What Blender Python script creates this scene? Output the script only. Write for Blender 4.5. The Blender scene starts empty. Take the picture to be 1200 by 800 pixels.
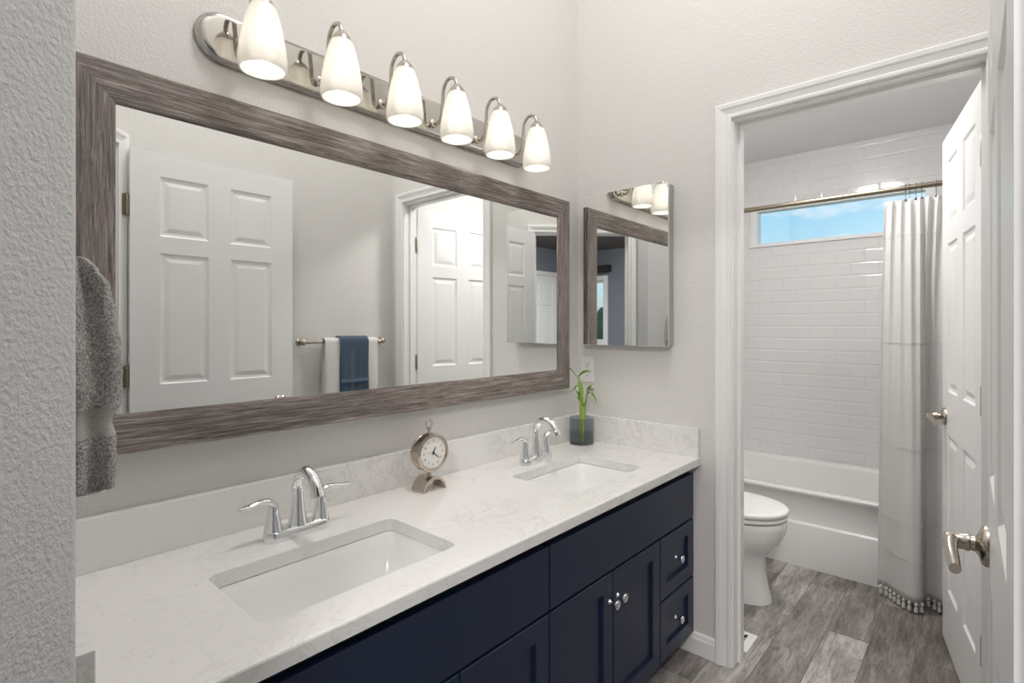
import bpy, bmesh, math, random
from mathutils import Vector, Matrix, noise
PI = math.pi
random.seed(4)
scene = bpy.context.scene
COL = scene.collection

# ------------------------------------------------------------------ camera
ANG = math.radians(41.6081); FPX = 618.34; HC = 1.2723
cam_d = bpy.data.cameras.new('camera'); cam = bpy.data.objects.new('camera', cam_d); COL.objects.link(cam)
cam_d.sensor_width = 36.0; cam_d.lens = FPX/1200*36; cam_d.shift_y = -(400-383.44)/1200
cam_d.clip_start = 0.01; cam_d.clip_end = 200
cam.location = (0, 0, HC); cam.rotation_euler = (PI/2, 0, ANG-PI/2)
scene.camera = cam

# ------------------------------------------------------------------ world: blue sky with clouds
def new_world():
    w = bpy.data.worlds.new('sky'); scene.world = w; w.use_nodes = True
    nt = w.node_tree; nt.nodes.clear(); N = nt.nodes.new; L = nt.links.new
    out = N('ShaderNodeOutputWorld'); bg = N('ShaderNodeBackground'); bg.inputs["Strength"].default_value = 0.8
    tc = N('ShaderNodeTexCoord'); sep = N('ShaderNodeSeparateXYZ'); L(tc.outputs['Generated'], sep.inputs[0])
    ramp = N('ShaderNodeValToRGB'); e = ramp.color_ramp.elements
    e[0].position = 0.0; e[0].color = (0.25, 0.32, 0.26, 1)
    e[1].position = 1.0; e[1].color = (0.16, 0.40, 0.80, 1)
    for p, c in ((0.02, (0.36, 0.42, 0.36, 1)), (0.06, (0.62, 0.84, 0.93, 1)), (0.22, (0.30, 0.66, 0.92, 1)), (0.5, (0.18, 0.50, 0.86, 1))):
        x = ramp.color_ramp.elements.new(p); x.color = c
    L(sep.outputs['Z'], ramp.inputs[0])
    mp = N('ShaderNodeMapping'); mp.inputs['Scale'].default_value = (1, 1, 2.6); mp.inputs['Location'].default_value = (0.35, 0.1, 0.2)
    L(tc.outputs['Generated'], mp.inputs[0])
    nz = N('ShaderNodeTexNoise'); nz.inputs['Scale'].default_value = 9.0; nz.inputs['Detail'].default_value = 8; nz.inputs['Roughness'].default_value = 0.6
    L(mp.outputs[0], nz.inputs[0])
    cr = N('ShaderNodeValToRGB'); cr.color_ramp.elements[0].position = 0.50; cr.color_ramp.elements[1].position = 0.72
    L(nz.outputs[0], cr.inputs[0])
    mul = N('ShaderNodeMath'); mul.operation = 'MULTIPLY'; gt = N('ShaderNodeMath'); gt.operation = 'GREATER_THAN'; gt.inputs[1].default_value = 0.03
    L(sep.outputs['Z'], gt.inputs[0]); L(cr.outputs[0], mul.inputs[0]); L(gt.outputs[0], mul.inputs[1])
    mx = N('ShaderNodeMixRGB'); mx.inputs[2].default_value = (0.95, 0.97, 1.0, 1)
    L(mul.outputs[0], mx.inputs[0]); L(ramp.outputs[0], mx.inputs[1])
    L(mx.outputs[0], bg.inputs['Color']); L(bg.outputs[0], out.inputs[0])
new_world()

# ------------------------------------------------------------------ lights and exposure
BULB = 4.4          # vanity bulb emission
FILL_MAIN = 18.0     # added fill on the bathroom ceiling, no lamp known there
LAMP_TOILET = 10.5    # toilet room ceiling lamp
FILL_BED = 44.0       # added bedroom fill, spills light through the entrance doorway
vs = scene.view_settings
scene.display_settings.display_device = 'sRGB'
vs.view_transform = 'Standard'; vs.look = 'None'; vs.gamma = 1.0; vs.use_curve_mapping = False
vs.exposure = 0.45
scene.cycles.max_bounces = 12; scene.cycles.diffuse_bounces = 6; scene.cycles.glossy_bounces = 8
scene.cycles.transmission_bounces = 8; scene.cycles.transparent_max_bounces = 12

# ------------------------------------------------------------------ materials
def mat(name, color, rough=0.5, metal=0.0, **kw):
    m = bpy.data.materials.new(name); m.use_nodes = True
    b = m.node_tree.nodes['Principled BSDF']
    b.inputs['Base Color'].default_value = (*color, 1); b.inputs['Roughness'].default_value = rough
    b.inputs['Metallic'].default_value = metal
    for k, v in kw.items():
        b.inputs[k.replace('_', ' ')].default_value = v
    return m
def nodes(m):
    nt = m.node_tree
    return nt, nt.nodes.new, nt.links.new, nt.nodes['Principled BSDF']
def coords(m, kind='Object', scale=(1, 1, 1), rot=(0, 0, 0), loc=(0, 0, 0)):
    nt, N, L, b = nodes(m)
    tc = N('ShaderNodeTexCoord'); mp = N('ShaderNodeMapping')
    mp.inputs['Scale'].default_value = scale; mp.inputs['Rotation'].default_value = rot; mp.inputs['Location'].default_value = loc
    L(tc.outputs[kind], mp.inputs[0]); return mp.outputs[0]
def noise_tex(m, vec, scale, detail=3, rough=0.5, dist=0.0):
    nt, N, L, b = nodes(m)
    n = N('ShaderNodeTexNoise'); n.inputs['Scale'].default_value = scale; n.inputs['Detail'].default_value = detail
    n.inputs['Roughness'].default_value = rough; n.inputs['Distortion'].default_value = dist
    L(vec, n.inputs['Vector']); return n.outputs[0]
def ramp(m, fac, stops):
    nt, N, L, b = nodes(m)
    r = N('ShaderNodeValToRGB'); L(fac, r.inputs[0]); el = r.color_ramp.elements
    while len(el) < len(stops): el.new(0.5)
    for e, (p, c) in zip(el, stops):
        e.position = p; e.color = (*c, 1) if len(c) == 3 else c
    return r.outputs[0]
def bump(m, height, strength=0.3, dist=0.01, normal=None):
    nt, N, L, b = nodes(m)
    n = N('ShaderNodeBump'); n.inputs['Strength'].default_value = strength; n.inputs['Distance'].default_value = dist
    L(height, n.inputs['Height'])
    if normal: L(normal, n.inputs['Normal'])
    L(n.outputs[0], b.inputs['Normal']); return n.outputs[0]
def mixc(m, fac, a, bb, mode='MIX'):
    nt, N, L, b = nodes(m)
    x = N('ShaderNodeMixRGB'); x.blend_type = mode
    for i, v in ((0, fac), (1, a), (2, bb)):
        if isinstance(v, (int, float)): x.inputs[i].default_value = v
        elif isinstance(v, tuple): x.inputs[i].default_value = (*v, 1)
        else: L(v, x.inputs[i])
    return x.outputs[0]
def setc(m, out, inp='Base Color'):
    nt, N, L, b = nodes(m); L(out, b.inputs[inp])

def paint(name, color, strength=0.35, scale=110):
    m = mat(name, color, 0.62)
    v = coords(m); n1 = noise_tex(m, v, scale, 2, 0.55); h = ramp(m, n1, [(0.42, (0, 0, 0)), (0.62, (1, 1, 1))])
    bump(m, h, strength, 0.0016); return m
M = {}
M['paint'] = paint('textured off-white wall paint', (0.705, 0.692, 0.672), 0.35, 150)
M['ceiling'] = paint('white ceiling paint', (0.80, 0.80, 0.81), 0.3)
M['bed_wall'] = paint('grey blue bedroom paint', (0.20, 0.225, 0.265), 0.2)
M['bed_ceiling_shaded'] = paint('bedroom ceiling with painted shade', (0.14, 0.12, 0.105), 0.2)  # dark tone paints in the shade of an unlit ceiling
M['white'] = mat('white semigloss trim paint', (0.85, 0.85, 0.84), 0.28)
M['white_door'] = mat('white semigloss door paint', (0.85, 0.85, 0.85), 0.33)
M['nickel'] = mat('brushed nickel', (0.52, 0.47, 0.41), 0.24, 1.0)
M['dark_nickel'] = mat('aged nickel', (0.30, 0.26, 0.20), 0.35, 1.0)
M['chrome'] = mat('chrome', (0.86, 0.87, 0.88), 0.06, 1.0)
M['plate_chrome'] = mat('satin chrome plate', (0.50, 0.485, 0.455), 0.05, 1.0)
M['mirror'] = mat('mirror glass', (0.93, 0.94, 0.93), 0.0, 1.0)
M['porcelain'] = mat('white porcelain', (0.82, 0.82, 0.81), 0.08)
M['acrylic'] = mat('white tub acrylic', (0.80, 0.80, 0.79), 0.2)
M['navy'] = mat('navy cabinet paint', (0.0095, 0.0195, 0.050), 0.36)
M['black'] = mat('black', (0.01, 0.01, 0.01), 0.6)
M['plastic'] = mat('white plastic', (0.82, 0.82, 0.80), 0.3)
M['gold'] = mat('champagne metal', (0.56, 0.49, 0.42), 0.12, 1.0)
M['vinyl'] = mat('white window vinyl', (0.85, 0.86, 0.87), 0.35)
M['grey_steel'] = mat('grey cabinet side', (0.45, 0.45, 0.45), 0.35, 0.6)

def floor_mat():
    m = mat('grey vinyl plank floor', (0.3, 0.28, 0.26), 0.42)
    nt, N, L, b = nodes(m)
    v = coords(m, loc=(0.35, -0.041, 0))
    br = N('ShaderNodeTexBrick'); br.offset = 0.37; br.offset_frequency = 2
    br.inputs['Color1'].default_value = (0, 0, 0, 1); br.inputs['Color2'].default_value = (1, 1, 1, 1); br.inputs['Mortar'].default_value = (0.5, 0.5, 0.5, 1)
    br.inputs['Scale'].default_value = 1; br.inputs['Mortar Size'].default_value = 0.0012; br.inputs['Mortar Smooth'].default_value = 0.1
    br.inputs['Bias'].default_value = 0; br.inputs['Brick Width'].default_value = 1.1; br.inputs['Row Height'].default_value = 0.1475
    L(v, br.inputs['Vector'])
    # each plank shifts the grain
    add = N('ShaderNodeVectorMath'); add.operation = 'ADD'; sc = N('ShaderNodeVectorMath'); sc.operation = 'SCALE'; sc.inputs['Scale'].default_value = 7.0
    L(br.outputs['Color'], sc.inputs[0]); L(v, add.inputs[0]); L(sc.outputs[0], add.inputs[1])
    mp = N('ShaderNodeMapping'); mp.inputs['Scale'].default_value = (3.0, 20, 1); L(add.outputs[0], mp.inputs[0])
    g = noise_tex(m, mp.outputs[0], 2.6, 12, 0.78, 0.7)
    mp2 = N('ShaderNodeMapping'); mp2.inputs['Scale'].default_value = (3.2, 9, 1); L(add.outputs[0], mp2.inputs[0])
    blot = noise_tex(m, mp2.outputs[0], 1.1, 5, 0.6)
    base = ramp(m, br.outputs['Color'], [(0.0, (0.155, 0.135, 0.122)), (0.45, (0.23, 0.208, 0.194)), (1.0, (0.42, 0.398, 0.38))])
    grain = ramp(m, g, [(0.36, (0.34, 0.31, 0.29)), (0.50, (0.95, 0.95, 0.95)), (0.66, (1.55, 1.55, 1.57))])
    bl = ramp(m, blot, [(0.35, (0.62, 0.60, 0.58)), (0.6, (1.25, 1.25, 1.26))])
    c = mixc(m, 0.85, base, grain, 'MULTIPLY'); c = mixc(m, 0.8, c, bl, 'MULTIPLY')
    seam = ramp(m, br.outputs['Fac'], [(0.0, (1, 1, 1)), (1.0, (0.35, 0.33, 0.31))])
    c = mixc(m, 1.0, c, seam, 'MULTIPLY'); setc(m, c)
    bump(m, g, 0.12, 0.002); return m
M['floor'] = floor_mat()
def carpet():
    m = mat('beige bedroom carpet', (0.32, 0.30, 0.27), 0.95); v = coords(m); bump(m, noise_tex(m, v, 300, 2), 0.6, 0.004); return m
M['carpet'] = carpet()
def quartz():
    m = mat('white veined quartz', (0.8, 0.79, 0.77), 0.16)
    v = coords(m, rot=(0.3, 0.2, 0.5)); 
    n = noise_tex(m, v, 8.0, 9, 0.66, 1.1)
    vein = ramp(m, n, [(0.475, (1, 1, 1)), (0.497, (0.84, 0.83, 0.82)), (0.503, (0.84, 0.83, 0.82)), (0.525, (1, 1, 1))])
    n2 = noise_tex(m, v, 3.0, 3, 0.5); msk = ramp(m, n2, [(0.42, (1, 1, 1)), (0.58, (0.15, 0.15, 0.15))])
    nn = mixc(m, msk, vein, (1.0, 1.0, 1.0))
    n3 = noise_tex(m, v, 70, 3, 0.6); fl = ramp(m, n3, [(0.28, (0.9, 0.89, 0.88)), (0.38, (1, 1, 1))])
    c = mixc(m, 1.0, (0.80, 0.79, 0.77), nn, 'MULTIPLY'); c = mixc(m, 1.0, c, fl, 'MULTIPLY'); setc(m, c); return m
M['quartz'] = quartz()
def wood():
    m = mat('weathered grey wood', (0.3, 0.26, 0.24), 0.6)
    nt, N, L, b = nodes(m)
    v = coords(m, scale=(2.2, 58, 58)); n = noise_tex(m, v, 3.2, 12, 0.78, 1.1)
    v2 = coords(m, scale=(1.1, 9, 9)); n2 = noise_tex(m, v2, 2.2, 5, 0.6, 1.6)
    c = ramp(m, n, [(0.34, (0.040, 0.031, 0.027)), (0.45, (0.15, 0.124, 0.110)), (0.54, (0.27, 0.236, 0.215)), (0.66, (0.50, 0.46, 0.43))])
    c2 = ramp(m, n2, [(0.35, (0.68, 0.66, 0.65)), (0.62, (1.2, 1.18, 1.17))])
    setc(m, mixc(m, 1.0, c, c2, 'MULTIPLY')); bump(m, n, 0.35, 0.003); return m
M['wood'] = wood()
def tile():
    m = mat('white bevelled subway tile', (0.76, 0.76, 0.765), 0.10)
    nt, N, L, b = nodes(m)
    tc = N('ShaderNodeTexCoord'); sp = N('ShaderNodeSeparateXYZ'); cb = N('ShaderNodeCombineXYZ')
    L(tc.outputs['Object'], sp.inputs[0]); sb = N('ShaderNodeMath'); sb.operation = 'SUBTRACT'; sb.inputs[1].default_value = 0.393 
    L(sp.outputs['Z'], sb.inputs[0]); L(sp.outputs['Y'], cb.inputs['X']); L(sb.outputs[0], cb.inputs['Y'])
    br = N('ShaderNodeTexBrick'); br.offset = 0.5; br.inputs['Scale'].default_value = 1
    br.inputs['Brick Width'].default_value = 0.155; br.inputs['Row Height'].default_value = 0.0805
    br.inputs['Mortar Size'].default_value = 0.0085; br.inputs['Mortar Smooth'].default_value = 1.0
    L(cb.outputs[0], br.inputs['Vector'])
    br2 = N('ShaderNodeTexBrick'); br2.offset = 0.5; br2.inputs['Scale'].default_value = 1
    br2.inputs['Brick Width'].default_value = 0.155; br2.inputs['Row Height'].default_value = 0.0805
    br2.inputs['Mortar Size'].default_value = 0.0012; br2.inputs['Mortar Smooth'].default_value = 0.0
    br2.inputs['Color1'].default_value = (0.76, 0.76, 0.765, 1); br2.inputs['Color2'].default_value = (0.76, 0.76, 0.765, 1); br2.inputs['Mortar'].default_value = (0.73, 0.73, 0.735, 1)
    L(cb.outputs[0], br2.inputs['Vector']); setc(m, br2.outputs['Color'])
    inv = N('ShaderNodeMath'); inv.operation = 'SUBTRACT'; inv.inputs[0].default_value = 1.0; L(br.outputs['Fac'], inv.inputs[1])
    bump(m, inv.outputs[0], 0.38, 0.004); return m
M['tile'] = tile()
def cloth(name, color, scale=260, strength=0.8, speck=None, dist=0.004):
    m = mat(name, color, 0.95); v = coords(m); n = noise_tex(m, v, scale, 3, 0.6)
    h = ramp(m, n, [(0.38, (0, 0, 0)), (0.62, (1, 1, 1))]); bump(m, h, strength, dist)
    if speck: setc(m, ramp(m, n, [(0.38, speck), (0.6, color)]))
    m.node_tree.nodes['Principled BSDF'].inputs['Sheen Weight'].default_value = 0.25
    return m
M['grey_terry'] = cloth('grey terry', (0.66, 0.64, 0.61), 300, 0.9, (0.27, 0.26, 0.24), 0.003)
M['grey_band'] = cloth('grey woven band', (0.55, 0.53, 0.50), 700, 0.5, (0.36, 0.345, 0.33), 0.0012)
M['white_terry'] = cloth('white terry', (0.80, 0.79, 0.77), 300, 0.5)
M['blue_terry'] = cloth('slate blue terry', (0.062, 0.115, 0.185), 300, 0.7, (0.035, 0.065, 0.11))
def curtain_mat():
    m = mat('thin white curtain cotton', (0.86, 0.86, 0.85), 0.9)
    nt, N, L, b = nodes(m); tr = N('ShaderNodeBsdfTranslucent'); tr.inputs[0].default_value = (0.8, 0.8, 0.79, 1)
    mx = N('ShaderNodeMixShader'); mx.inputs[0].default_value = 0.38; out = nt.nodes['Material Output']
    L(b.outputs[0], mx.inputs[1]); L(tr.outputs[0], mx.inputs[2]); L(mx.outputs[0], out.inputs[0])
    v = coords(m); bump(m, noise_tex(m, v, 500, 2), 0.2, 0.001); return m
M['curtain'] = curtain_mat()
def shade_mat():
    m = mat('frosted opal glass', (0.80, 0.79, 0.765), 0.25)
    nt, N, L, b = nodes(m); tr = N('ShaderNodeBsdfTranslucent'); tr.inputs[0].default_value = (0.97, 0.95, 0.90, 1)
    tp = N('ShaderNodeBsdfTransparent'); tp.inputs[0].default_value = (1, 0.98, 0.95, 1)
    m1 = N('ShaderNodeMixShader'); m1.inputs[0].default_value = 0.27; m2 = N('ShaderNodeMixShader'); m2.inputs[0].default_value = 0.22
    out = nt.nodes['Material Output']
    L(b.outputs[0], m1.inputs[1]); L(tr.outputs[0], m1.inputs[2]); L(m1.outputs[0], m2.inputs[1]); L(tp.outputs[0], m2.inputs[2]); L(m2.outputs[0], out.inputs[0])
    return m
M['shade'] = shade_mat()
def emis(name, color, s):
    m = bpy.data.materials.new(name); m.use_nodes = True; nt = m.node_tree; nt.nodes.clear()
    o = nt.nodes.new('ShaderNodeOutputMaterial'); e = nt.nodes.new('ShaderNodeEmission')
    e.inputs[0].default_value = (*color, 1); e.inputs[1].default_value = s; nt.links.new(e.outputs[0], o.inputs[0]); return m
M['bulb'] = emis('glowing bulb', (1.0, 0.955, 0.89), BULB)
def glass(name, color, rough=0.0, tint=None):
    m = bpy.data.materials.new(name); m.use_nodes = True; nt = m.node_tree; nt.nodes.clear(); N = nt.nodes.new; L = nt.links.new
    o = N('ShaderNodeOutputMaterial'); g = N('ShaderNodeBsdfGlossy'); g.inputs['Roughness'].default_value = rough
    t = N('ShaderNodeBsdfTransparent'); t.inputs[0].default_value = (*color, 1)
    lw = N('ShaderNodeLayerWeight'); lw.inputs[0].default_value = 0.5; pw = N('ShaderNodeMath'); pw.operation = 'POWER'; pw.inputs[1].default_value = 4.0; L(lw.outputs['Facing'], pw.inputs[0])
    f = N('ShaderNodeMath'); f.operation = 'MULTIPLY_ADD'; f.inputs[1].default_value = 0.55; f.inputs[2].default_value = 0.04; L(pw.outputs[0], f.inputs[0]); x = N('ShaderNodeMixShader')
    L(f.outputs[0], x.inputs[0]); L(t.outputs[0], x.inputs[1]); L(g.outputs[0], x.inputs[2]); L(x.outputs[0], o.inputs[0]); return m
M['glass'] = glass('window glass', (0.97, 0.98, 0.98))
M['smoke_glass'] = glass('smoky vase glass', (0.80, 0.82, 0.84), 0.03)
M['water'] = glass('water', (0.85, 0.88, 0.86), 0.0)
M['leaf'] = mat('bright green leaf', (0.19, 0.36, 0.045), 0.4)
M['stem'] = mat('green bamboo stem', (0.30, 0.42, 0.08), 0.35)
M['tree'] = mat('tree foliage', (0.05, 0.12, 0.05), 0.8)
M['dial'] = mat('cream clock dial', (0.78, 0.76, 0.72), 0.5)
M['bead'] = mat('dark hook metal', (0.16, 0.15, 0.15), 0.35, 0.8)
M['tassel'] = mat('tassel cotton', (0.62, 0.60, 0.57), 0.95)

# ------------------------------------------------------------------ mesh helpers
def bm_new(): return bmesh.new()
def box(bm, x0, x1, y0, y1, z0, z1, mi=0):
    v = [bm.verts.new(p) for p in ((x0, y0, z0), (x1, y0, z0), (x1, y1, z0), (x0, y1, z0), (x0, y0, z1), (x1, y0, z1), (x1, y1, z1), (x0, y1, z1))]
    for f in ((0, 3, 2, 1), (4, 5, 6, 7), (0, 1, 5, 4), (1, 2, 6, 5), (2, 3, 7, 6), (3, 0, 4, 7)):
        bm.faces.new([v[i] for i in f]).material_index = mi
    return v
def bbox(x0, x1, y0, y1, z0, z1, bev=0.002, seg=2):
    bm = bm_new(); box(bm, x0, x1, y0, y1, z0, z1)
    if bev: bmesh.ops.bevel(bm, geom=bm.edges[:], offset=bev, segments=seg, profile=0.5, affect='EDGES')
    return bm
def prism(bm, pts, z0, z1):
    a = [bm.verts.new((x, y, z0)) for x, y in pts]; b = [bm.verts.new((x, y, z1)) for x, y in pts]
    bm.faces.new(a[::-1]); bm.faces.new(b); n = len(pts)
    for i in range(n): bm.faces.new((a[i], a[(i+1) % n], b[(i+1) % n], b[i]))
def lathe(bm, prof, seg=32, mtx=None, cap=True):
    rings = []
    for r, z in prof:
        if r < 1e-6: rings.append([bm.verts.new((0, 0, z))])
        else: rings.append([bm.verts.new((r*math.cos(2*PI*i/seg), r*math.sin(2*PI*i/seg), z)) for i in range(seg)])
    for a, b in zip(rings, rings[1:]):
        for i in range(seg):
            j = (i+1) % seg
            if len(a) == 1 and len(b) == 1: continue
            if len(a) == 1: bm.faces.new((a[0], b[j], b[i]))
            elif len(b) == 1: bm.faces.new((a[i], a[j], b[0]))
            else: bm.faces.new((a[i], a[j], b[j], b[i]))
    if cap:
        if len(rings[0]) > 1: bm.faces.new(rings[0][::-1])
        if len(rings[-1]) > 1: bm.faces.new(rings[-1])
    if mtx is not None:
        vs_ = [v for r in rings for v in r]; bmesh.ops.transform(bm, matrix=mtx, verts=vs_)
    return rings
def catmull(pts, n=8):
    P = [Vector(p) for p in pts]; P = [2*P[0]-P[1]] + P + [2*P[-1]-P[-2]]; out = []
    for i in range(1, len(P)-2):
        for k in range(n):
            t = k/n
            out.append(0.5*((2*P[i]) + (-P[i-1]+P[i+1])*t + (2*P[i-1]-5*P[i]+4*P[i+1]-P[i+2])*t*t + (-P[i-1]+3*P[i]-3*P[i+1]+P[i+2])*t**3))
    out.append(P[-2]); return out
def tube(bm, pts, rad, seg=12, smooth=8, flat=1.0, up=None, closed=False):
    """swept tube; rad a number or a list per control point; flat squashes along 'up'"""
    if isinstance(rad, (int, float)): rad = [rad]*len(pts)
    if smooth:
        path = catmull(pts, smooth); rr = [v.x for v in catmull([(r, 0, 0) for r in rad], smooth)]
    else: path = [Vector(p) for p in pts]; rr = rad
    rings = []; prev = None; n = len(path)
    for i, p in enumerate(path):
        if closed: t = (path[(i+1) % n]-path[i-1]).normalized()
        else: t = (path[min(i+1, n-1)]-path[max(i-1, 0)]).normalized()
        if prev is None:
            u = Vector(up) if up else (Vector((0, 0, 1)) if abs(t.z) < 0.9 else Vector((1, 0, 0)))
        else: u = prev
        u = (u - t*u.dot(t)).normalized(); w = t.cross(u); prev = u
        rings.append([bm.verts.new(p + u*rr[i]*flat*math.cos(2*PI*k/seg) + w*rr[i]*math.sin(2*PI*k/seg)) for k in range(seg)])
    pairs = list(zip(rings, rings[1:])) + ([(rings[-1], rings[0])] if closed else [])
    for a, b in pairs:
        for k in range(seg): bm.faces.new((a[k], a[(k+1) % seg], b[(k+1) % seg], b[k]))
    if not closed: bm.faces.new(rings[0][::-1]); bm.faces.new(rings[-1])
def loft(bm, rings_pts, cap=True, closed=True):
    rings = [[bm.verts.new(p) for p in r] for r in rings_pts]; n = len(rings[0])
    for a, b in zip(rings, rings[1:]):
        for k in range(n if closed else n-1): bm.faces.new((a[k], a[(k+1) % n], b[(k+1) % n], b[k]))
    if cap and closed: bm.faces.new(rings[0][::-1]); bm.faces.new(rings[-1])
    return rings
def obj(name, bm, m, parent=None, smooth=False, loc=None, rot=None, angle=40):
    bmesh.ops.recalc_face_normals(bm, faces=bm.faces[:])
    me = bpy.data.meshes.new(name); bm.to_mesh(me); bm.free()
    for mm in (m if isinstance(m, (list, tuple)) else [m]): me.materials.append(mm)
    if smooth:
        for p in me.polygons: p.use_smooth = True
        me.set_sharp_from_angle(angle=math.radians(angle))
    o = bpy.data.objects.new(name, me); COL.objects.link(o)
    if parent: o.parent = parent
    if loc: o.location = loc
    if rot: o.rotation_euler = rot
    return o
def thing(name, label, cat, loc=(0, 0, 0), rz=0, group=None):
    o = bpy.data.objects.new(name, None); COL.objects.link(o); o.location = loc; o.rotation_euler = (0, 0, rz)
    o.empty_display_size = 0.05
    o['label'] = label; o['category'] = cat
    if group: o['group'] = group
    return o
def struct(name, bm, m, label=None, parent=None, smooth=False, cat=None):
    o = obj(name, bm, m, parent, smooth); o['kind'] = 'structure'
    if label: o['label'] = label
    if cat: o['category'] = cat
    return o
def tag(o, label, cat, group=None):
    o['label'] = label; o['category'] = cat
    if group: o['group'] = group
    return o

# ------------------------------------------------------------------ room numbers
E = 2.0227; W = 1.3869; EF = 2.138      # far wall face, vanity wall face, far side of the far wall
YR = -0.125                              # right wall of the bathroom
CEIL = 3.7; TC = 2.44
XB = 3.93; TL = 1.43; TR = -0.08         # toilet room: tiled wall, left wall, right wall
YF = 0.8126; ZC = 0.7685; ZS = 0.88      # counter front, counter top, splash top
DY0, DY1, DH = -0.012, 0.690, 2.045      # toilet doorway
S2 = math.sqrt(0.5)
O = Vector((0.554, -0.039)); T_ = Vector((-S2, S2)); N_ = Vector((S2, S2))   # diagonal doorway frame
def dg(s, n): p = O + T_*s + N_*n; return (p.x, p.y)
OPEN_D = 0.775
BX0, BY0, BX1, BY1 = -2.95, -2.1, 1.6, 1.9   # bedroom

# floors
bm = bm_new(); prism(bm, [(0.5, -0.25), (4.1, -0.25), (4.1, 1.5), (-0.4, 1.5), (-0.4, 0.81), (0.5, -0.09)], -0.05, 0.0)
struct('floor', bm, M['floor'], 'grey weathered wood-look plank floor', cat='floor')
bm = bm_new(); prism(bm, [(BX0-.1, BY0-.1), (BX1+.1, BY0-.1), (BX1+.1, -0.25), (0.5, -0.25), (0.5, -0.09), (-0.4, 0.81), (-0.4, BY1+.1), (BX0-.1, BY1+.1)], -0.052, -0.002)
struct('floor', bm, M['carpet'], 'beige carpet floor of the bedroom beyond the entrance door', cat='floor')
# ceilings
bm = bm_new(); prism(bm, [dg(-.2, -.13), dg(1.0, -.13), (-0.2, 1.5), (EF, 1.5), (EF, -0.215), (.5, -0.215)], CEIL, CEIL+.08)
struct('ceiling', bm, M['ceiling'], 'white textured bathroom ceiling', cat='ceiling')
bm = bm_new(); box(bm, EF, XB+.17, -0.2, 1.55, TC, TC+.08)
struct('ceiling', bm, M['ceiling'], 'flat white ceiling over the tub and toilet', cat='ceiling')
bm = bm_new(); box(bm, BX0-.1, BX1+.1, BY0-.1, BY1+.1, 2.44, 2.5)
# bedroom ceiling leaves the taller bathroom free
bm.free(); bm = bm_new()
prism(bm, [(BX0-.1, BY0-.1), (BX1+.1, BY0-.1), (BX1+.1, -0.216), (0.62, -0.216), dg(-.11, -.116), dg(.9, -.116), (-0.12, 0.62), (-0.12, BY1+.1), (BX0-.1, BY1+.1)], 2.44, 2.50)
struct('ceiling', bm, M['bed_ceiling_shaded'], 'bedroom ceiling with the shade put into its colour', cat='ceiling')

# walls
bm = bm_new(); box(bm, -0.12, EF, W, W+.12, 0, CEIL)
struct('wall_left', bm, M['paint'], 'long off-white wall behind the vanity and big mirror', cat='wall')
bm = bm_new()
box(bm, E, EF, DY1+.018, 1.50, 0, CEIL); box(bm, E, EF, -0.215, DY0-.018, 0, CEIL); box(bm, E, EF, DY0-.018, DY1+.018, DH+.018, CEIL)
struct('wall_far', bm, M['paint'], 'off-white wall with the toilet room doorway', cat='wall')
bm = bm_new(); prism(bm, [dg(-.09, 0), (E+.0, YR), (E, -0.215), (0.45, -0.215), dg(-.09, -.10)], 0, CEIL)
struct('wall_right', bm, M['paint'], 'off-white wall carrying the towel bar', cat='wall')
bm = bm_new()
prism(bm, [dg(-.018, 0), dg(-.018, -.115), dg(-.12, -.115), dg(-.09, 0)], 0, CEIL)
prism(bm, [dg(OPEN_D+.018, 0), dg(OPEN_D+.018, -.115), dg(-.018, -.115), dg(-.018, 0)], 2.06, CEIL)
struct('wall_entrance', bm, M['paint'], 'diagonal off-white wall over the entrance doorway', cat='wall')
bm = bm_new(); RS = OPEN_D+.075
prism(bm, [dg(RS, 0), (0.116, 0.741), (0.116, W), (-0.12, W), dg(RS+.06, -.115), dg(OPEN_D+.018, -.115), dg(OPEN_D+.018, 0)], 0, CEIL)
for e in bm.edges:
    e.select = False
ed = [e for e in bm.edges if abs(e.verts[0].co.x-.116) < 1e-5 and abs(e.verts[1].co.x-.116) < 1e-5 and abs(e.verts[0].co.y-.741) < 1e-5 and abs(e.verts[1].co.y-.741) < 1e-5]
bmesh.ops.bevel(bm, geom=ed, offset=0.009, segments=5, profile=0.5, affect='EDGES')
def near_paint():
    m = mat('heavy knockdown wall paint', (0.66, 0.66, 0.665), 0.6); v = coords(m)
    n1 = noise_tex(m, v, 150, 3, 0.55); h = ramp(m, n1, [(0.36, (0, 0, 0)), (0.70, (1, 1, 1))]); bump(m, h, 0.55, 0.0022); return m
M['near'] = near_paint()
struct('wall_near', bm, M['near'], 'close textured wall end at the left edge', cat='wall', smooth=True)
# toilet room shell
bm = bm_new(); box(bm, EF, XB, TL, TL+.12, 0, TC)
struct('wall_toilet_left', bm, M['paint'], 'wall behind the toilet tank', cat='wall')
bm = bm_new(); box(bm, EF, XB, TR-.12, TR, 0, TC)
struct('wall_toilet_right', bm, M['paint'], 'wall behind the toilet room door', cat='wall')
WY0, WY1, WZ0, WZ1 = 0.20, 1.222, 1.845, 2.115
bm = bm_new(); x0, x1 = XB, XB+.16
box(bm, x0, x1, TR-.12, TL+.12, 0, WZ0); box(bm, x0, x1, TR-.12, TL+.12, WZ1, TC); box(bm, x0, x1, TR-.12, WY0, WZ0, WZ1); box(bm, x0, x1, WY1, TL+.12, WZ0, WZ1)
struct('wall_tiled', bm, M['tile'], 'white bevelled subway tile wall above the tub', cat='wall')
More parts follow.
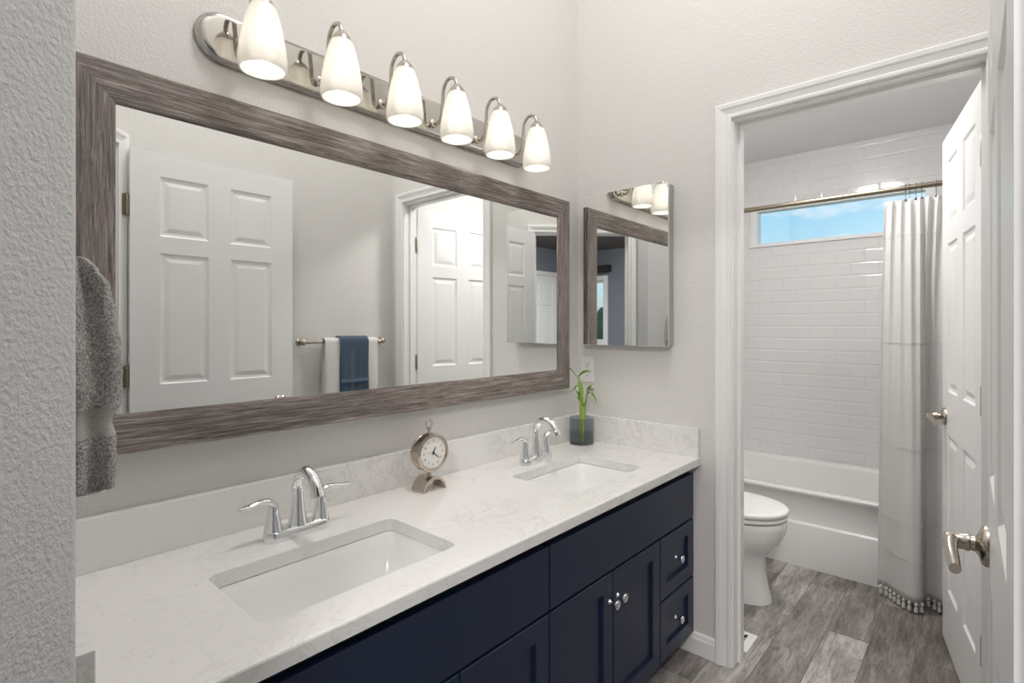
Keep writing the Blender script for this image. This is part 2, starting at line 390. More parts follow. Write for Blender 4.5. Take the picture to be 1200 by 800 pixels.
# window over the tub
wf = bpy.data.objects.new('window_1', None); COL.objects.link(wf); wf['kind'] = 'structure'; wf['label'] = 'narrow horizontal window high in the tiled wall'; wf['category'] = 'window'
bm = bm_new(); fw = 0.042
for a in ((WY0, WY1, WZ0, WZ0+.014), (WY0, WY1, WZ1-.03, WZ1), (WY0, WY0+fw, WZ0+.014, WZ1-.03), (WY1-fw, WY1, WZ0+.014, WZ1-.03)):
    box(bm, XB+.004, XB+.09, a[0], a[1], a[2], a[3])
obj('window_frame', bm, M['vinyl'], wf)
bm = bm_new(); box(bm, XB+.052, XB+.056, WY0+fw, WY1-fw, WZ0+.014, WZ1-.03); obj('pane', bm, M['glass'], wf)
bm = bbox(XB-.014, XB+.004, WY0-.02, WY1+.0, WZ0-.012, WZ0+.004, .003); obj('window_sill', bm, M['vinyl'], wf)

# bedroom shell
def wallb(name, boxes, label, m='bed_wall'):
    bm = bm_new()
    for b_ in boxes: box(bm, *b_)
    struct(name, bm, M[m], label, cat='wall')
BW0, BW1, BZ0, BZ1 = -2.02, -1.55, 1.06, 1.98
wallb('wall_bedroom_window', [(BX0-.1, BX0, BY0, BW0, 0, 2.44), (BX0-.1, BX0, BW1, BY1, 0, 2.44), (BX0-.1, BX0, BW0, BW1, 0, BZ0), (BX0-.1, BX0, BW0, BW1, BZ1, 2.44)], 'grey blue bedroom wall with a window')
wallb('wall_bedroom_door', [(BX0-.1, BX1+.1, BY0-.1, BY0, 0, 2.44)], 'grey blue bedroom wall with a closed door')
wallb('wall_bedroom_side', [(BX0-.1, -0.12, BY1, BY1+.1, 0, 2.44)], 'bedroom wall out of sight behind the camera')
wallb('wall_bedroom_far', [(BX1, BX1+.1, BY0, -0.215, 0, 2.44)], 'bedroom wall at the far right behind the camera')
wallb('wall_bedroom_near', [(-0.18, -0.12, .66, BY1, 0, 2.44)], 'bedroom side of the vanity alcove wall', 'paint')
wb = bpy.data.objects.new('window_2', None); COL.objects.link(wb); wb['kind'] = 'structure'; wb['label'] = 'white framed bedroom window seen in the medicine cabinet mirror'; wb['category'] = 'window'
bm = bm_new(); X = BX0
for a in ((BW0-.07, BW1+.07, BZ0-.07, BZ0), (BW0-.07, BW1+.07, BZ1, BZ1+.07), (BW0-.07, BW0, BZ0, BZ1), (BW1, BW1+.07, BZ0, BZ1)):
    box(bm, X+.001, X+.025, *a)
for a in ((BW0, BW1, BZ0, BZ0+.03), (BW0, BW1, BZ1-.03, BZ1), (BW0, BW0+.03, BZ0, BZ1), (BW1-.03, BW1, BZ0, BZ1)):
    box(bm, X-.06, X-.02, *a)
obj('window_frame', bm, M['vinyl'], wb)
bm = bm_new(); box(bm, X-.042, X-.038, BW0+.03, BW1-.03, BZ0+.03, BZ1-.03); obj('pane', bm, M['glass'], wb)
vx = thing('window_valance', 'dark wooden valance above the bedroom window, seen in the cabinet mirror', 'valance', (BX0, -1.75, 2.15))
obj('cornice_board', bbox(.001, .10, -.33, .33, -.05, .05, .004), mat('dark walnut', (.03, .025, .022), .5), vx)
# trims -----------------------------------------------------------------
def casing_profile(w, t=0.018):   # across the width 0 = inner edge, height = thickness
    return [(0, 0), (0, .009), (.004, .011), (.012, .0115), (.016, .0085), (.022, .010), (.034, .0135), (.040, t-.001), (w-.004, t), (w, t-.003), (w, 0)]
def casing_strip(bm, p0, p1, width_dir, out_dir, w=.058, miter0=0, miter1=0, miter_dir=None):
    """extrude the profile from p0 to p1; miter shifts each end with width"""
    p0, p1, wd, od = Vector(p0), Vector(p1), Vector(width_dir), Vector(out_dir); d = (p1-p0).normalized()
    pr = casing_profile(w); a = [bm.verts.new(p0+wd*x+od*z-d*x*miter0) for x, z in pr]; b = [bm.verts.new(p1+wd*x+od*z+d*x*miter1) for x, z in pr]
    n = len(pr); bm.faces.new(a[::-1]); bm.faces.new(b)
    for i in range(n): bm.faces.new((a[i], a[(i+1) % n], b[(i+1) % n], b[i]))
# toilet doorway casing on bathroom face (out = -x)
R = .006
bm = bm_new()
casing_strip(bm, (E, DY1+R, 0), (E, DY1+R, DH+R), (0, 1, 0), (-1, 0, 0), miter1=1)
casing_strip(bm, (E, DY0-R, 0), (E, DY0-R, DH+R), (0, -1, 0), (-1, 0, 0), miter1=1)
casing_strip(bm, (E, DY0-R, DH+R), (E, DY1+R, DH+R), (0, 0, 1), (-1, 0, 0), miter0=1, miter1=1)
struct('trim_1', bm, M['white'], 'white moulded casing around the toilet room doorway', cat='trim')
bm = bm_new()
casing_strip(bm, (EF, DY1+R, 0), (EF, DY1+R, DH+R), (0, 1, 0), (1, 0, 0), miter1=1)
casing_strip(bm, (EF, DY0-R, DH+R), (EF, DY1+R, DH+R), (0, 0, 1), (1, 0, 0), miter0=0, miter1=1)
struct('trim_2', bm, M['white'], 'white casing on the inner side of the toilet room doorway', cat='trim')
bm = bm_new()
box(bm, E-.0, EF, DY1, DY1+.018, 0, DH+.018); box(bm, E, EF, DY0-.018, DY0, 0, DH+.018); box(bm, E, EF, DY0, DY1, DH, DH+.018)
for a in ((DY1-.011, DY1, 0, DH), (DY0, DY0+.011, 0, DH), (DY0+.011, DY1-.011, DH-.011, DH)): box(bm, E+.045, E+.078, *a)
struct('trim_3', bm, M['white'], 'white door jamb with stop in the toilet room doorway', cat='trim')
# diagonal doorway
bm = bm_new(); n3 = (N_.x, N_.y, 0); t3 = (T_.x, T_.y, 0); mt3 = (-T_.x, -T_.y, 0)
def d3(s, n, z): x, y = dg(s, n); return (x, y, z)
casing_strip(bm, d3(-R, 0, 0), d3(-R, 0, DH+R), mt3, n3, miter1=1)
casing_strip(bm, d3(OPEN_D+R, 0, 0), d3(OPEN_D+R, 0, DH+R), t3, n3, miter1=1)
casing_strip(bm, d3(-R, 0, DH+R), d3(OPEN_D+R, 0, DH+R), (0, 0, 1), n3, miter0=1, miter1=1)
struct('trim_4', bm, M['white'], 'white casing around the diagonal entrance doorway', cat='trim')
bm = bm_new()
prism(bm, [dg(0, 0), dg(0, -.115), dg(-.018, -.115), dg(-.018, 0)], 0, 2.06)
prism(bm, [dg(OPEN_D, 0), dg(OPEN_D, -.115), dg(OPEN_D+.018, -.115), dg(OPEN_D+.018, 0)], 0, 2.06)
prism(bm, [dg(0, 0), dg(0, -.115), dg(OPEN_D, -.115), dg(OPEN_D, 0)], DH, 2.06)
prism(bm, [dg(0, -.05), dg(0, -.08), dg(.011, -.08), dg(.011, -.05)], 0, DH)
prism(bm, [dg(OPEN_D, -.05), dg(OPEN_D, -.08), dg(OPEN_D-.011, -.08), dg(OPEN_D-.011, -.05)], 0, DH)
struct('trim_5', bm, M['white'], 'white door jamb of the diagonal entrance doorway', cat='trim')
# baseboards
def base_prof(): return [(0, 0), (.012, 0), (.012, .058), (.009, .066), (.007, .076), (.003, .082), (0, .082)]
def baseboard(bm, p0, p1, out):
    p0, p1, o = Vector((*p0, 0)), Vector((*p1, 0)), Vector((*out, 0))
    a = [bm.verts.new(p0+o*x+Vector((0, 0, z))) for x, z in base_prof()]; b = [bm.verts.new(p1+o*x+Vector((0, 0, z))) for x, z in base_prof()]
    n = len(a); bm.faces.new(a[::-1]); bm.faces.new(b)
    for i in range(n): bm.faces.new((a[i], a[(i+1) % n], b[(i+1) % n], b[i]))
bm = bm_new(); baseboard(bm, (E, DY1+.065), (E, .95), (-1, 0)); struct('baseboard_far', bm, M['white'], 'white baseboard between vanity and doorway', cat='baseboard')
bm = bm_new(); baseboard(bm, (.66, YR), (E, YR), (0, 1)); struct('baseboard_right', bm, M['white'], 'white baseboard under the towel bar', cat='baseboard')
bm = bm_new(); baseboard(bm, (EF, TL), (3.11, TL), (0, -1)); baseboard(bm, (EF, DY1+.07), (EF, TL-.012), (1, 0)); struct('baseboard_toilet', bm, M['white'], 'white baseboard behind the toilet', cat='baseboard')

# ------------------------------------------------------------------ six panel doors
def six_panel_door(parent, w, h, t, d0=0.0):
    """leaf from x=0..w, y=-t..0 in local coordinates, z 0.008..h"""
    st, mu = .108, .095; pw = (w-2*st-mu)/2
    xs = [0, st, st+pw, st+pw+mu, w-st, w]
    zs = [.01, .235, .85, 1.02, 1.60, 1.675, h-.105, h]
    bm = bm_new()
    for side in (0, 1):
        y0 = 0 if side == 0 else -t; sg = -1 if side == 0 else 1
        V = {}
        def v(x, z, dep=0.0): 
            k = (round(x, 5), round(z, 5), round(dep, 5))
            if k not in V: V[k] = bm.verts.new((x, y0+sg*dep, z))
            return V[k]
        for i in range(5):
            for j in range(7):
                a, b_, c, d = xs[i], xs[i+1], zs[j], zs[j+1]
                if i in (1, 3) and j in (1, 3, 5):
                    rings = [(0, 0), (.007, .006), (.018, .0075), (.038, .002)]
                    rr = [[v(a+o, c+o, e), v(b_-o, c+o, e), v(b_-o, d-o, e), v(a+o, d-o, e)] for o, e in rings]
                    for p, q in zip(rr, rr[1:]):
                        for k in range(4): bm.faces.new((p[k], p[(k+1) % 4], q[(k+1) % 4], q[k]))
                    bm.faces.new(rr[-1])
                else: bm.faces.new((v(a, c), v(b_, c), v(b_, d), v(a, d)))
    zl = zs
    for j in range(7):
        for x in (0, w): bm.faces.new([bm.verts.new(p) for p in ((x, 0, zl[j]), (x, -t, zl[j]), (x, -t, zl[j+1]), (x, 0, zl[j+1]))])
    for i in range(5):
        for z in (zl[0], zl[-1]): bm.faces.new([bm.verts.new(p) for p in ((xs[i], 0, z), (xs[i+1], 0, z), (xs[i+1], -t, z), (xs[i], -t, z))])
    bmesh.ops.remove_doubles(bm, verts=bm.verts[:], dist=1e-5)
    obj('door_panel', bm, M['white_door'], parent)
def lever(parent, x, z, yface, out, toward, m, reach=.058, plen=.115):
    """rosette + neck + blade; out = +1/-1 along local y, toward = +1/-1 blade direction along x"""
    hd = bpy.data.objects.new('door_handle', None)
    bm = bm_new()
    Mx = Matrix.Translation((x, yface, z)) @ Matrix.Rotation(-out*PI/2, 4, 'X')
    lathe(bm, [(.0355, 0), (.0355, .005), (.032, .010), (.022, .013), (.0135, .018), (.0125, .024), (.0150, .026), (.0150, .030), (.0138, .032), (.0138, reach-.014), (.0142, reach-.008), (.0142, reach), (.010, reach+.003), (0, reach+.003)], 40, Mx)
    yo = yface+out*(reach-.007)
    tube(bm, [(x-toward*.008, yo, z), (x+toward*.015, yo, z), (x+toward*.04, yo, z-.003), (x+toward*.07, yo-out*.003, z-.009), (x+toward*plen, yo-out*.007, z-.012)],
         [.0115, .0118, .0098, .0100, .0085], 16, 6, flat=1.05, up=(0, 0, 1))
    return obj('door_handle', bm, m, parent, smooth=True)
# door 1: entrance door, folded open along the right wall
d1 = bpy.data.objects.new('door_1', None); COL.objects.link(d1); d1.location = (0.602, -0.0205, 0); d1.rotation_euler = (0, 0, math.radians(0.85))
d1['kind'] = 'structure'; d1['label'] = 'white six panel entrance door standing open at the right edge'; d1['category'] = 'door'
six_panel_door(d1, .705, 2.045, .035)
lever(d1, .64, .890, 0, 1, -1, M['nickel'])
lever(d1, .64, .890, -.035, -1, -1, M['nickel'], reach=.034, plen=.09)
for z in (.25, 1.06, 1.80):
    bm = bm_new(); lathe(bm, [(.0065, z-.045), (.0065, z+.045), (.004, z+.049), (0, z+.049)], 14, Matrix.Translation((-.008, -.020, 0)))
    for k in range(4): lathe(bm, [(.0072, z-.034+k*.02), (.0072, z-.030+k*.02)], 14, Matrix.Translation((-.008, -.020, 0)))
    # leaf on the jamb face (local frame approximates the diagonal jamb direction)
    c45 = math.cos(math.radians(225-.85)); s45 = math.sin(math.radians(225-.85)); p = Vector((-.014, -.022)); q = p+Vector((c45, s45))*.038; nn = Vector((-s45, c45))*-.002
    prism(bm, [tuple(p), tuple(q), tuple(q+nn), tuple(p+nn)], z-.045, z+.045)
    box(bm, -.004, 0.0, -.034, -.015, z-.045, z+.045)
    obj('hinge', bm, M['dark_nickel'], d1, smooth=True)
# door 2: toilet room door, open into the toilet room
d2 = bpy.data.objects.new('door_2', None); COL.objects.link(d2); d2.location = (2.128, -0.0065, 0); d2.rotation_euler = (0, 0, math.radians(10.4))
d2['kind'] = 'structure'; d2['label'] = 'white six panel door open into the toilet room'; d2['category'] = 'door'
six_panel_door(d2, .685, 2.03, .035)
lever(d2, .62, .915, 0, 1, -1, M['nickel'])
lever(d2, .62, .915, -.035, -1, -1, M['nickel'], reach=.045, plen=.09)
for z in (.30, 1.05, 1.80):
    bm = bm_new(); lathe(bm, [(.006, z-.045), (.006, z+.045), (.003, z+.05), (0, z+.05)], 14, Matrix.Translation((-.008, .003, 0)))
    box(bm, -.012, -.001, -.034, 0, z-.045, z+.045)
    obj('hinge', bm, M['dark_nickel'] if z < 1.5 else M['dark_nickel'], d2, smooth=True)
# door 3: closed bedroom door, only seen in the mirrors
d3_ = bpy.data.objects.new('door_3', None); COL.objects.link(d3_); d3_.location = (-2.47, BY0+.022, 0); d3_['kind'] = 'structure'; d3_['label'] = 'closed bedroom door reflected in the far end of the mirror'; d3_['category'] = 'door'
d3_.rotation_euler = (0, 0, 0)
six_panel_door(d3_, .76, 2.03, .02)
bm = bm_new(); casing_strip(bm, (-2.476, BY0, 0), (-2.476, BY0, 2.036), (-1, 0, 0), (0, 1, 0), miter1=1); casing_strip(bm, (-1.704, BY0, 0), (-1.704, BY0, 2.036), (1, 0, 0), (0, 1, 0), miter1=1); casing_strip(bm, (-2.476, BY0, 2.036), (-1.704, BY0, 2.036), (0, 0, 1), (0, 1, 0), miter0=1, miter1=1)
struct('trim_6', bm, M['white'], 'white casing around the closed bedroom door', cat='trim')

# ------------------------------------------------------------------ vanity
VX0, VX1 = 0.118, 2.012; CF = YF+.045; FF = YF+.025   # carcass front, door face
van = thing('vanity_cabinet', 'long navy blue shaker vanity cabinet under the white counter', 'cabinet', (1.065, 1.1, 0))
ox, oy = 1.065, 1.1
def vb(name, x0, x1, y0, y1, z0, z1, m, bev=.0015, parent=van):
    return obj(name, bbox(x0-ox, x1-ox, y0-oy, y1-oy, z0, z1, bev), m, parent)
bm = bm_new(); box(bm, VX0-ox, VX1-ox, CF+.06-oy, W-.003-oy, 0, .082)      # toe kick plinth
box(bm, VX0-ox, VX0+.018-ox, CF-oy, W-.003-oy, .082, .738); box(bm, VX1-.018-ox, VX1-ox, CF-oy, W-.003-oy, .082, .738)
box(bm, VX0+.018-ox, VX1-.018-ox, CF-oy, W-.003-oy, .082, .10); box(bm, VX0+.018-ox, VX1-.018-ox, W-.02-oy, W-.003-oy, .10, .738)
box(bm, VX0+.018-ox, VX1-.018-ox, CF-oy, CF+.018-oy, .10, .738)
obj('body', bm, M['navy'], van)
def shaker(name, x0, x1, z0, z1, fr=.052, knob=None):
    bm = bm_new(); y0, y1 = FF-oy, CF-.001-oy; a, b_ = x0-ox, x1-ox
    # frame ring + recessed panel
    V = []
    def rect(x0_, x1_, z0_, z1_, y): return [bm.verts.new(p) for p in ((x0_, y, z0_), (x1_, y, z0_), (x1_, y, z1_), (x0_, y, z1_))]
    o0 = rect(a, b_, z0, z1, y1); o1 = rect(a, b_, z0, z1, y0+.0015); o2 = rect(a+.0015, b_-.0015, z0+.0015, z1-.0015, y0)
    i0 = rect(a+fr, b_-fr, z0+fr, z1-fr, y0); i1 = rect(a+fr+.001, b_-fr-.001, z0+fr+.001, z1-fr-.001, y0+.010)
    for p, q in ((o0, o1), (o1, o2), (o2, i0), (i0, i1)):
        for k in range(4): bm.faces.new((p[k], p[(k+1) % 4], q[(k+1) % 4], q[k]))
    bm.faces.new(i1); bm.faces.new(o0[::-1])
    o = obj(name, bm, M['navy'], van)
    if knob:
        kx, kz = knob; bm = bm_new(); K = Matrix.Translation((kx-ox, (FF if not (x0+fr < kx < x1-fr and z0+fr < kz < z1-fr) else FF+.010)-oy, kz)) @ Matrix.Rotation(PI/2, 4, 'X')
        lathe(bm, [(.008, 0), (.0055, .004), (.005, .014), (.0075, .018), (.0135, .021), (.0148, .025), (.0135, .029), (.009, .0305), (0, .031)], 28, K)
        obj('knob', bm, M['chrome'], o, smooth=True)
    return o
G = .0025
def slab(name, x0, x1, z0, z1): return vb(name, x0, x1, FF, CF-.001, z0, z1, M['navy'], .002)
slab('false_drawer_front', 1.09+G, 2.010, .536, .704); slab('false_drawer_front', .130, 1.09-G, .536, .704)
shaker('door', 1.09+G, 1.408-G, .088, .528, knob=(1.388, .443)); shaker('door', 1.408+G, 1.724-G, .088, .528, knob=(1.432+.002, .447))
shaker('drawer', 1.724+G, 2.010, .310, .528, .05, knob=(1.87, .419)); shaker('drawer', 1.724+G, 2.010, .088, .303, .05, knob=(1.87, .196))
shaker('door', .775+G, 1.09-G, .088, .528, knob=(.800, .443)); shaker('door', .460+G, .775-G, .088, .528, knob=(.750, .443))
shaker('drawer', .130, .460-G, .310, .528, .05, knob=(.30, .419)); shaker('drawer', .130, .460-G, .088, .303, .05, knob=(.30, .196))

# counter with two rectangular cut-outs
S1 = (.385, .832, .905, 1.168); SK2 = (1.328, 1.742, .912, 1.188)
def rrect(x0, x1, y0, y1, r, n=5):
    out = []
    for cx, cy, a0 in ((x1-r, y0+r, -PI/2), (x1-r, y1-r, 0), (x0+r, y1-r, PI/2), (x0+r, y0+r, PI)):
        for k in range(n+1): a = a0+PI/2*k/n; out.append((cx+r*math.cos(a), cy+r*math.sin(a)))
    return out
ct = thing('countertop', 'white quartz countertop with faint grey veins on the navy vanity', 'countertop', (1.07, 1.1, ZC-.03))
def counter_bm():
    bm = bm_new(); x0, x1, y0, y1 = .1165, E-.001, YF, W-.001; e = .004
    outer = []
    # top edges loop with a small eased front edge is made by layers
    def loop(pts, z): return [bm.verts.new((x-1.07, y-1.1, z)) for x, y in pts]
    layers = [(0, 0.0), (0, .026), (.0015, .029), (.004, .030)]
    rr = [loop([(x0, y0+o), (x1, y0+o), (x1, y1), (x0, y1)], z) for o, z in layers]
    for p, q in zip(rr, rr[1:]):
        for k in range(4): bm.faces.new((p[k], p[(k+1) % 4], q[(k+1) % 4], q[k]))
    holes = [rrect(*S1, .022), rrect(*SK2, .022)]
    top_h = []; bot_h = []
    for h in holes:
        t_ = loop(h, .030); b_ = loop(h, 0.0); n = len(h); top_h.append(t_); bot_h.append(b_)
        for k in range(n): bm.faces.new((t_[k], t_[(k+1) % n], b_[(k+1) % n], b_[k]))
    for outer_l, hl in ((rr[-1], top_h), (rr[0], bot_h)):
        es = []
        for lp in [outer_l]+hl:
            n = len(lp)
            for k in range(n):
                e_ = bm.edges.get((lp[k], lp[(k+1) % n])) or bm.edges.new((lp[k], lp[(k+1) % n])); es.append(e_)
        bmesh.ops.triangle_fill(bm, use_beauty=True, edges=es)
    return bm
obj('slab', counter_bm(), M['quartz'], ct)
tag(obj('backsplash', bbox(.146, E-.0215, W-.021, W-.001, ZC, ZS, .0015), M['quartz']), 'long low white quartz backsplash against the mirror wall', 'backsplash')
tag(obj('backsplash', bbox(E-.0205, E-.0005, YF+.003, W-.001, ZC, ZS, .0015), M['quartz']), 'short white quartz side splash at the far end of the counter', 'backsplash')
tag(obj('backsplash', bbox(.1165, .144, YF-.006, W-.001, ZC, ZS, .0015), M['quartz']), 'white quartz side splash at the near end beside the close wall', 'backsplash')

def sink(S, label):
    x0, x1, y0, y1 = S; cx, cy = (x0+x1)/2, (y0+y1)/2
    t = thing('bathroom_sink', label, 'sink', (cx, cy, ZC-.03-.145))
    bm = bm_new(); H = .145
    def ring(dx, z, r): return [(x-cx, y-cy, z) for x, y in rrect(x0-dx, x1+dx, y0-dx, y1+dx, r, 6)]
    r_ = [ring(.02, H-.0005, .03), ring(.004, H-.0005, .026), ring(0.0, H-.004, .026), ring(-.010, H-.04, .03), ring(-.026, .03, .04), ring(-.040, .014, .045), ring(-.075, .008, .05), ring(-.115, .004, .02)]
    rings = loft(bm, r_, cap=False); bm.faces.new(rings[-1])
    o_ = [ring(.02, H-.0005, .03), ring(.02, H-.012, .03), ring(.008, H-.02, .03), ring(-.012, .02, .04), ring(-.05, -.0, .05)]
    r2 = loft(bm, o_, cap=False); bm.faces.new(r2[-1])
    bmesh.ops.remove_doubles(bm, verts=bm.verts[:], dist=1e-5)
    obj('basin', bm, M['porcelain'], t, smooth=True, angle=60)
    bm = bm_new(); lathe(bm, [(.023, .0045), (.023, .007), (.018, .008), (.016, .006), (.014, .006), (.013, .011), (.006, .012), (0, .012)], 28)
    obj('drain', bm, M['chrome'], t, smooth=True)
    bm = bm_new(); lathe(bm, [(.009, 0), (.009, .002), (.006, .003), (0, .002)], 20, Matrix.Translation((-.03, -((y1-y0)/2-.016), .105)) @ Matrix.Rotation(-PI/2, 4, 'X'))
    obj('overflow_ring', bm, M['dark_nickel'], t, smooth=True)
sink(S1, 'rectangular white undermount sink nearest the camera')
sink(SK2, 'rectangular white undermount sink at the far end of the counter')

# ------------------------------------------------------------------ faucets
def faucet(x, y, label):
    t = thing('faucet', label, 'faucet', (x, y, ZC), group='chrome two handle faucets')
    bm = bm_new()
    r0 = [(px, py, 0) for px, py in rrect(-.083, .083, -.026, .026, .0255, 8)]
    def rg(d, z): return [(px, py, z) for px, py in rrect(-.083+d, .083-d, -.026+d, .026-d, .0255-d, 8)]
    loft(bm, [rg(0, 0), rg(.0005, .012), rg(.002, .021), rg(.005, .025), rg(.010, .0265)])
    obj('base_plate', bm, M['chrome'], t, smooth=True)
    bm = bm_new()
    lathe(bm, [(.0235, .0245), (.0215, .034), (.0175, .060), (.0142, .088), (.0132, .10)], 28)
    tube(bm, [(0, 0, .095), (0, .001, .12), (0, -.012, .146), (0, -.042, .160), (0, -.074, .150), (0, -.092, .128), (0, -.100, .110)],
         [.0132, .0128, .0124, .0128, .0142, .0158, .0165], 20, 8)
    obj('spout', bm, M['chrome'], t, smooth=True, angle=50)
    bm = bm_new(); lathe(bm, [(.0036, .02), (.0036, .07), (.006, .073), (.006, .078), (0, .079)], 12, Matrix.Translation((0, .021, 0)))
    obj('lift_rod', bm, M['chrome'], t, smooth=True)
    for s in (-1, 1):
        bm = bm_new(); lathe(bm, [(.0215, .0245), (.0195, .034), (.0148, .056), (.0125, .068), (.0128, .078), (.009, .088)], 26, Matrix.Translation((s*.060, 0, 0)))
        tube(bm, [(s*.057, 0, .072), (s*.061, 0, .087), (s*.074, 0, .0965), (s*.095, -.001, .097), (s*.118, -.003, .093), (s*.138, -.005, .094)],
             [.0105, .0120, .0112, .0098, .0095, .0080], 18, 7, flat=.62)
        obj('handle', bm, M['chrome'], t, smooth=True, angle=50)
    return t
faucet(.617, 1.249, 'chrome faucet with two lever handles behind the nearer sink')
faucet(1.541, 1.249, 'chrome faucet with two lever handles behind the far sink')

# ------------------------------------------------------------------ framed mirror
MX0, MX1, MZ0, MZ1, FWD = .189, 1.890, 1.0065, 1.821, .084
mir = thing('wall_mirror', 'large wall mirror in a weathered grey-brown wood frame above the counter', 'mirror', ((MX0+MX1)/2, W, (MZ0+MZ1)/2))
def rail(length, loc, ry):
    """mitred rail along local x, outer edge at local z=+; inner edge shorter"""
    bm = bm_new(); L = length/2
    pr = [(0, -.002), (0, -.043), (.003, -.047), (.030, -.049), (FWD-.012, -.047), (FWD-.004, -.045), (FWD, -.043), (FWD, -.036), (FWD-.012, -.034), (FWD-.012, -.002)]
    a = [bm.verts.new((-L+d, y, -d)) for d, y in pr]; b_ = [bm.verts.new((L-d, y, -d)) for d, y in pr]; n = len(pr)
    bm.faces.new(a); bm.faces.new(b_[::-1])
    for i in range(n): bm.faces.new((a[i], b_[i], b_[(i+1) % n], a[(i+1) % n]))
    return obj('frame_rail', bm, M['wood'], mir, loc=loc, rot=(0, ry, 0))
hw, hh = (MX1-MX0)/2, (MZ1-MZ0)/2
rail(2*hw, (0, 0, hh), 0); rail(2*hw, (0, 0, -hh), PI); rail(2*hh, (hw, 0, 0), PI/2); rail(2*hh, (-hw, 0, 0), -PI/2)
bm = bm_new(); q = FWD-.010; box(bm, -hw+q, hw-q, -.0405, -.012, -hh+q, hh-q)
bmesh.ops.bevel(bm, geom=[e for e in bm.edges if all(v.co.y < -.02 for v in e.verts)], offset=.0, affect='EDGES') if False else None
obj('mirror_glass', bm, M['mirror'], mir)

# ------------------------------------------------------------------ medicine cabinet
CY0, CY1, CZ0, CZ1, CD = .918, 1.318, 1.196, 1.850, .063
mc = thing('medicine_cabinet', 'frameless mirrored medicine cabinet on the wall beside the doorway', 'cabinet', (E, (CY0+CY1)/2, (CZ0+CZ1)/2))
hy, hz = (CY1-CY0)/2, (CZ1-CZ0)/2
obj('body', bbox(-CD+.008, -.001, -hy+.006, hy-.006, -hz+.006, hz-.006, .002), M['grey_steel'], mc)
bm = bm_new(); box(bm, -CD, -CD+.007, -hy, hy, -hz, hz)
bmesh.ops.bevel(bm, geom=[e for e in bm.edges if all(v.co.x < -CD+.001 for v in e.verts)], offset=.0012, segments=1, affect='EDGES')
obj('mirror_door', bm, M['mirror'], mc)

# ------------------------------------------------------------------ outlet
ol = thing('wall_outlet', 'white duplex outlet on the wall under the medicine cabinet', 'outlet', (E, 1.334, 1.082))
obj('cover_plate', bbox(-.006, -.0003, -.036, .036, -.058, .058, .003), M['plastic'], ol)
for s in (-1, 1):
    bm = bm_new(); r_ = rrect(-.0165, .0165, -.014, .014, .008, 5)
    loft(bm, [[(-.006+.0002, y, z+s*.0195) for y, z in r_], [(-.0085, y, z+s*.0195) for y, z in r_]])
    rc = obj('receptacle', bm, M['plastic'], ol)
    bm = bm_new()
    for y, hgt in ((-.0065, .0045), (.0065, .0035)): box(bm, -.0088, -.0084, y-.0011, y+.0011, s*.0195+.001-hgt+.003, s*.0195+.001+hgt+.003)
    box(bm, -.0088, -.0084, -.0022, .0022, s*.0195-.0095, s*.0195-.0055)
    obj('slots', bm, M['black'], rc)

# ------------------------------------------------------------------ vanity light bar
LX = [.532+.2025*k for k in range(6)]; LC = sum(LX)/6; YL = W-.14
vl = thing('vanity_light', 'six-bulb vanity light bar with frosted glass shades above the mirror', 'lamp', (LC, W, 1.972))
bm = bm_new(); PL = (1.648-.433)/2; PH = .0625
def pl_ring(d, y): return [(x, y, z) for x, z in rrect(-PL+d, PL-d, -PH+d, PH-d, PH-d-.0005, 10)]
loft(bm, [pl_ring(0, -.001), pl_ring(0, -.008), pl_ring(.003, -.013), pl_ring(.006, -.015), pl_ring(.008, -.022), pl_ring(.012, -.0245), pl_ring(.02, -.025)])
obj('back_plate', bm, M['plate_chrome'], vl, smooth=True, angle=30)
for k, lx in enumerate(LX):
    x = lx-LC; z0 = -1.972
    bm = bm_new()
    lathe(bm, [(.014, 0), (.014, .004), (.008, .009), (0, .010)], 20, Matrix.Translation((x+.0, -.0245, -.022)) @ Matrix.Rotation(PI/2, 4, 'X'))
    tube(bm, [(x, -.028, -.022), (x, -.050, -.026), (x, -.068, -.006), (x, -.072, .040), (x, -.078, .080), (x, -.100, .102), (x, -.128, .096), (x, -.140, .072), (x, -.140, .060)], .0058, 12, 6)
    arm = obj('arm', bm, M['nickel'], vl, smooth=True)
    bm = bm_new(); lathe(bm, [(0, .075), (.008, .073), (.013, .068), (.020, .060), (.0265, .048), (.0275, .043), (.022, .043), (0, .046)], 28, Matrix.Translation((x, -.14, 0)))
    obj('socket_cap', bm, M['nickel'], vl, smooth=True)
    bm = bm_new(); pr = [(.0235, .052), (.030, .040), (.037, .018), (.0445, -.015), (.0505, -.050), (.0535, -.078), (.0530, -.095), (.0505, -.103)]
    inner = [(r-.003, z) for r, z in pr[::-1]]
    lathe(bm, pr+inner, 40, Matrix.Translation((x, -.14, 0)), cap=False)
    sh = obj('lamp_shade', bm, M['shade'], vl, smooth=True, angle=80)
    bm = bm_new(); lathe(bm, [(.010, .040), (.012, .0), (.016, -.02), (.026, -.036), (.030, -.052), (.028, -.067), (.018, -.079), (.007, -.083), (0, -.0835)], 24, Matrix.Translation((x, -.14, 0)))
    obj('bulb', bm, M['bulb'], sh, smooth=True)

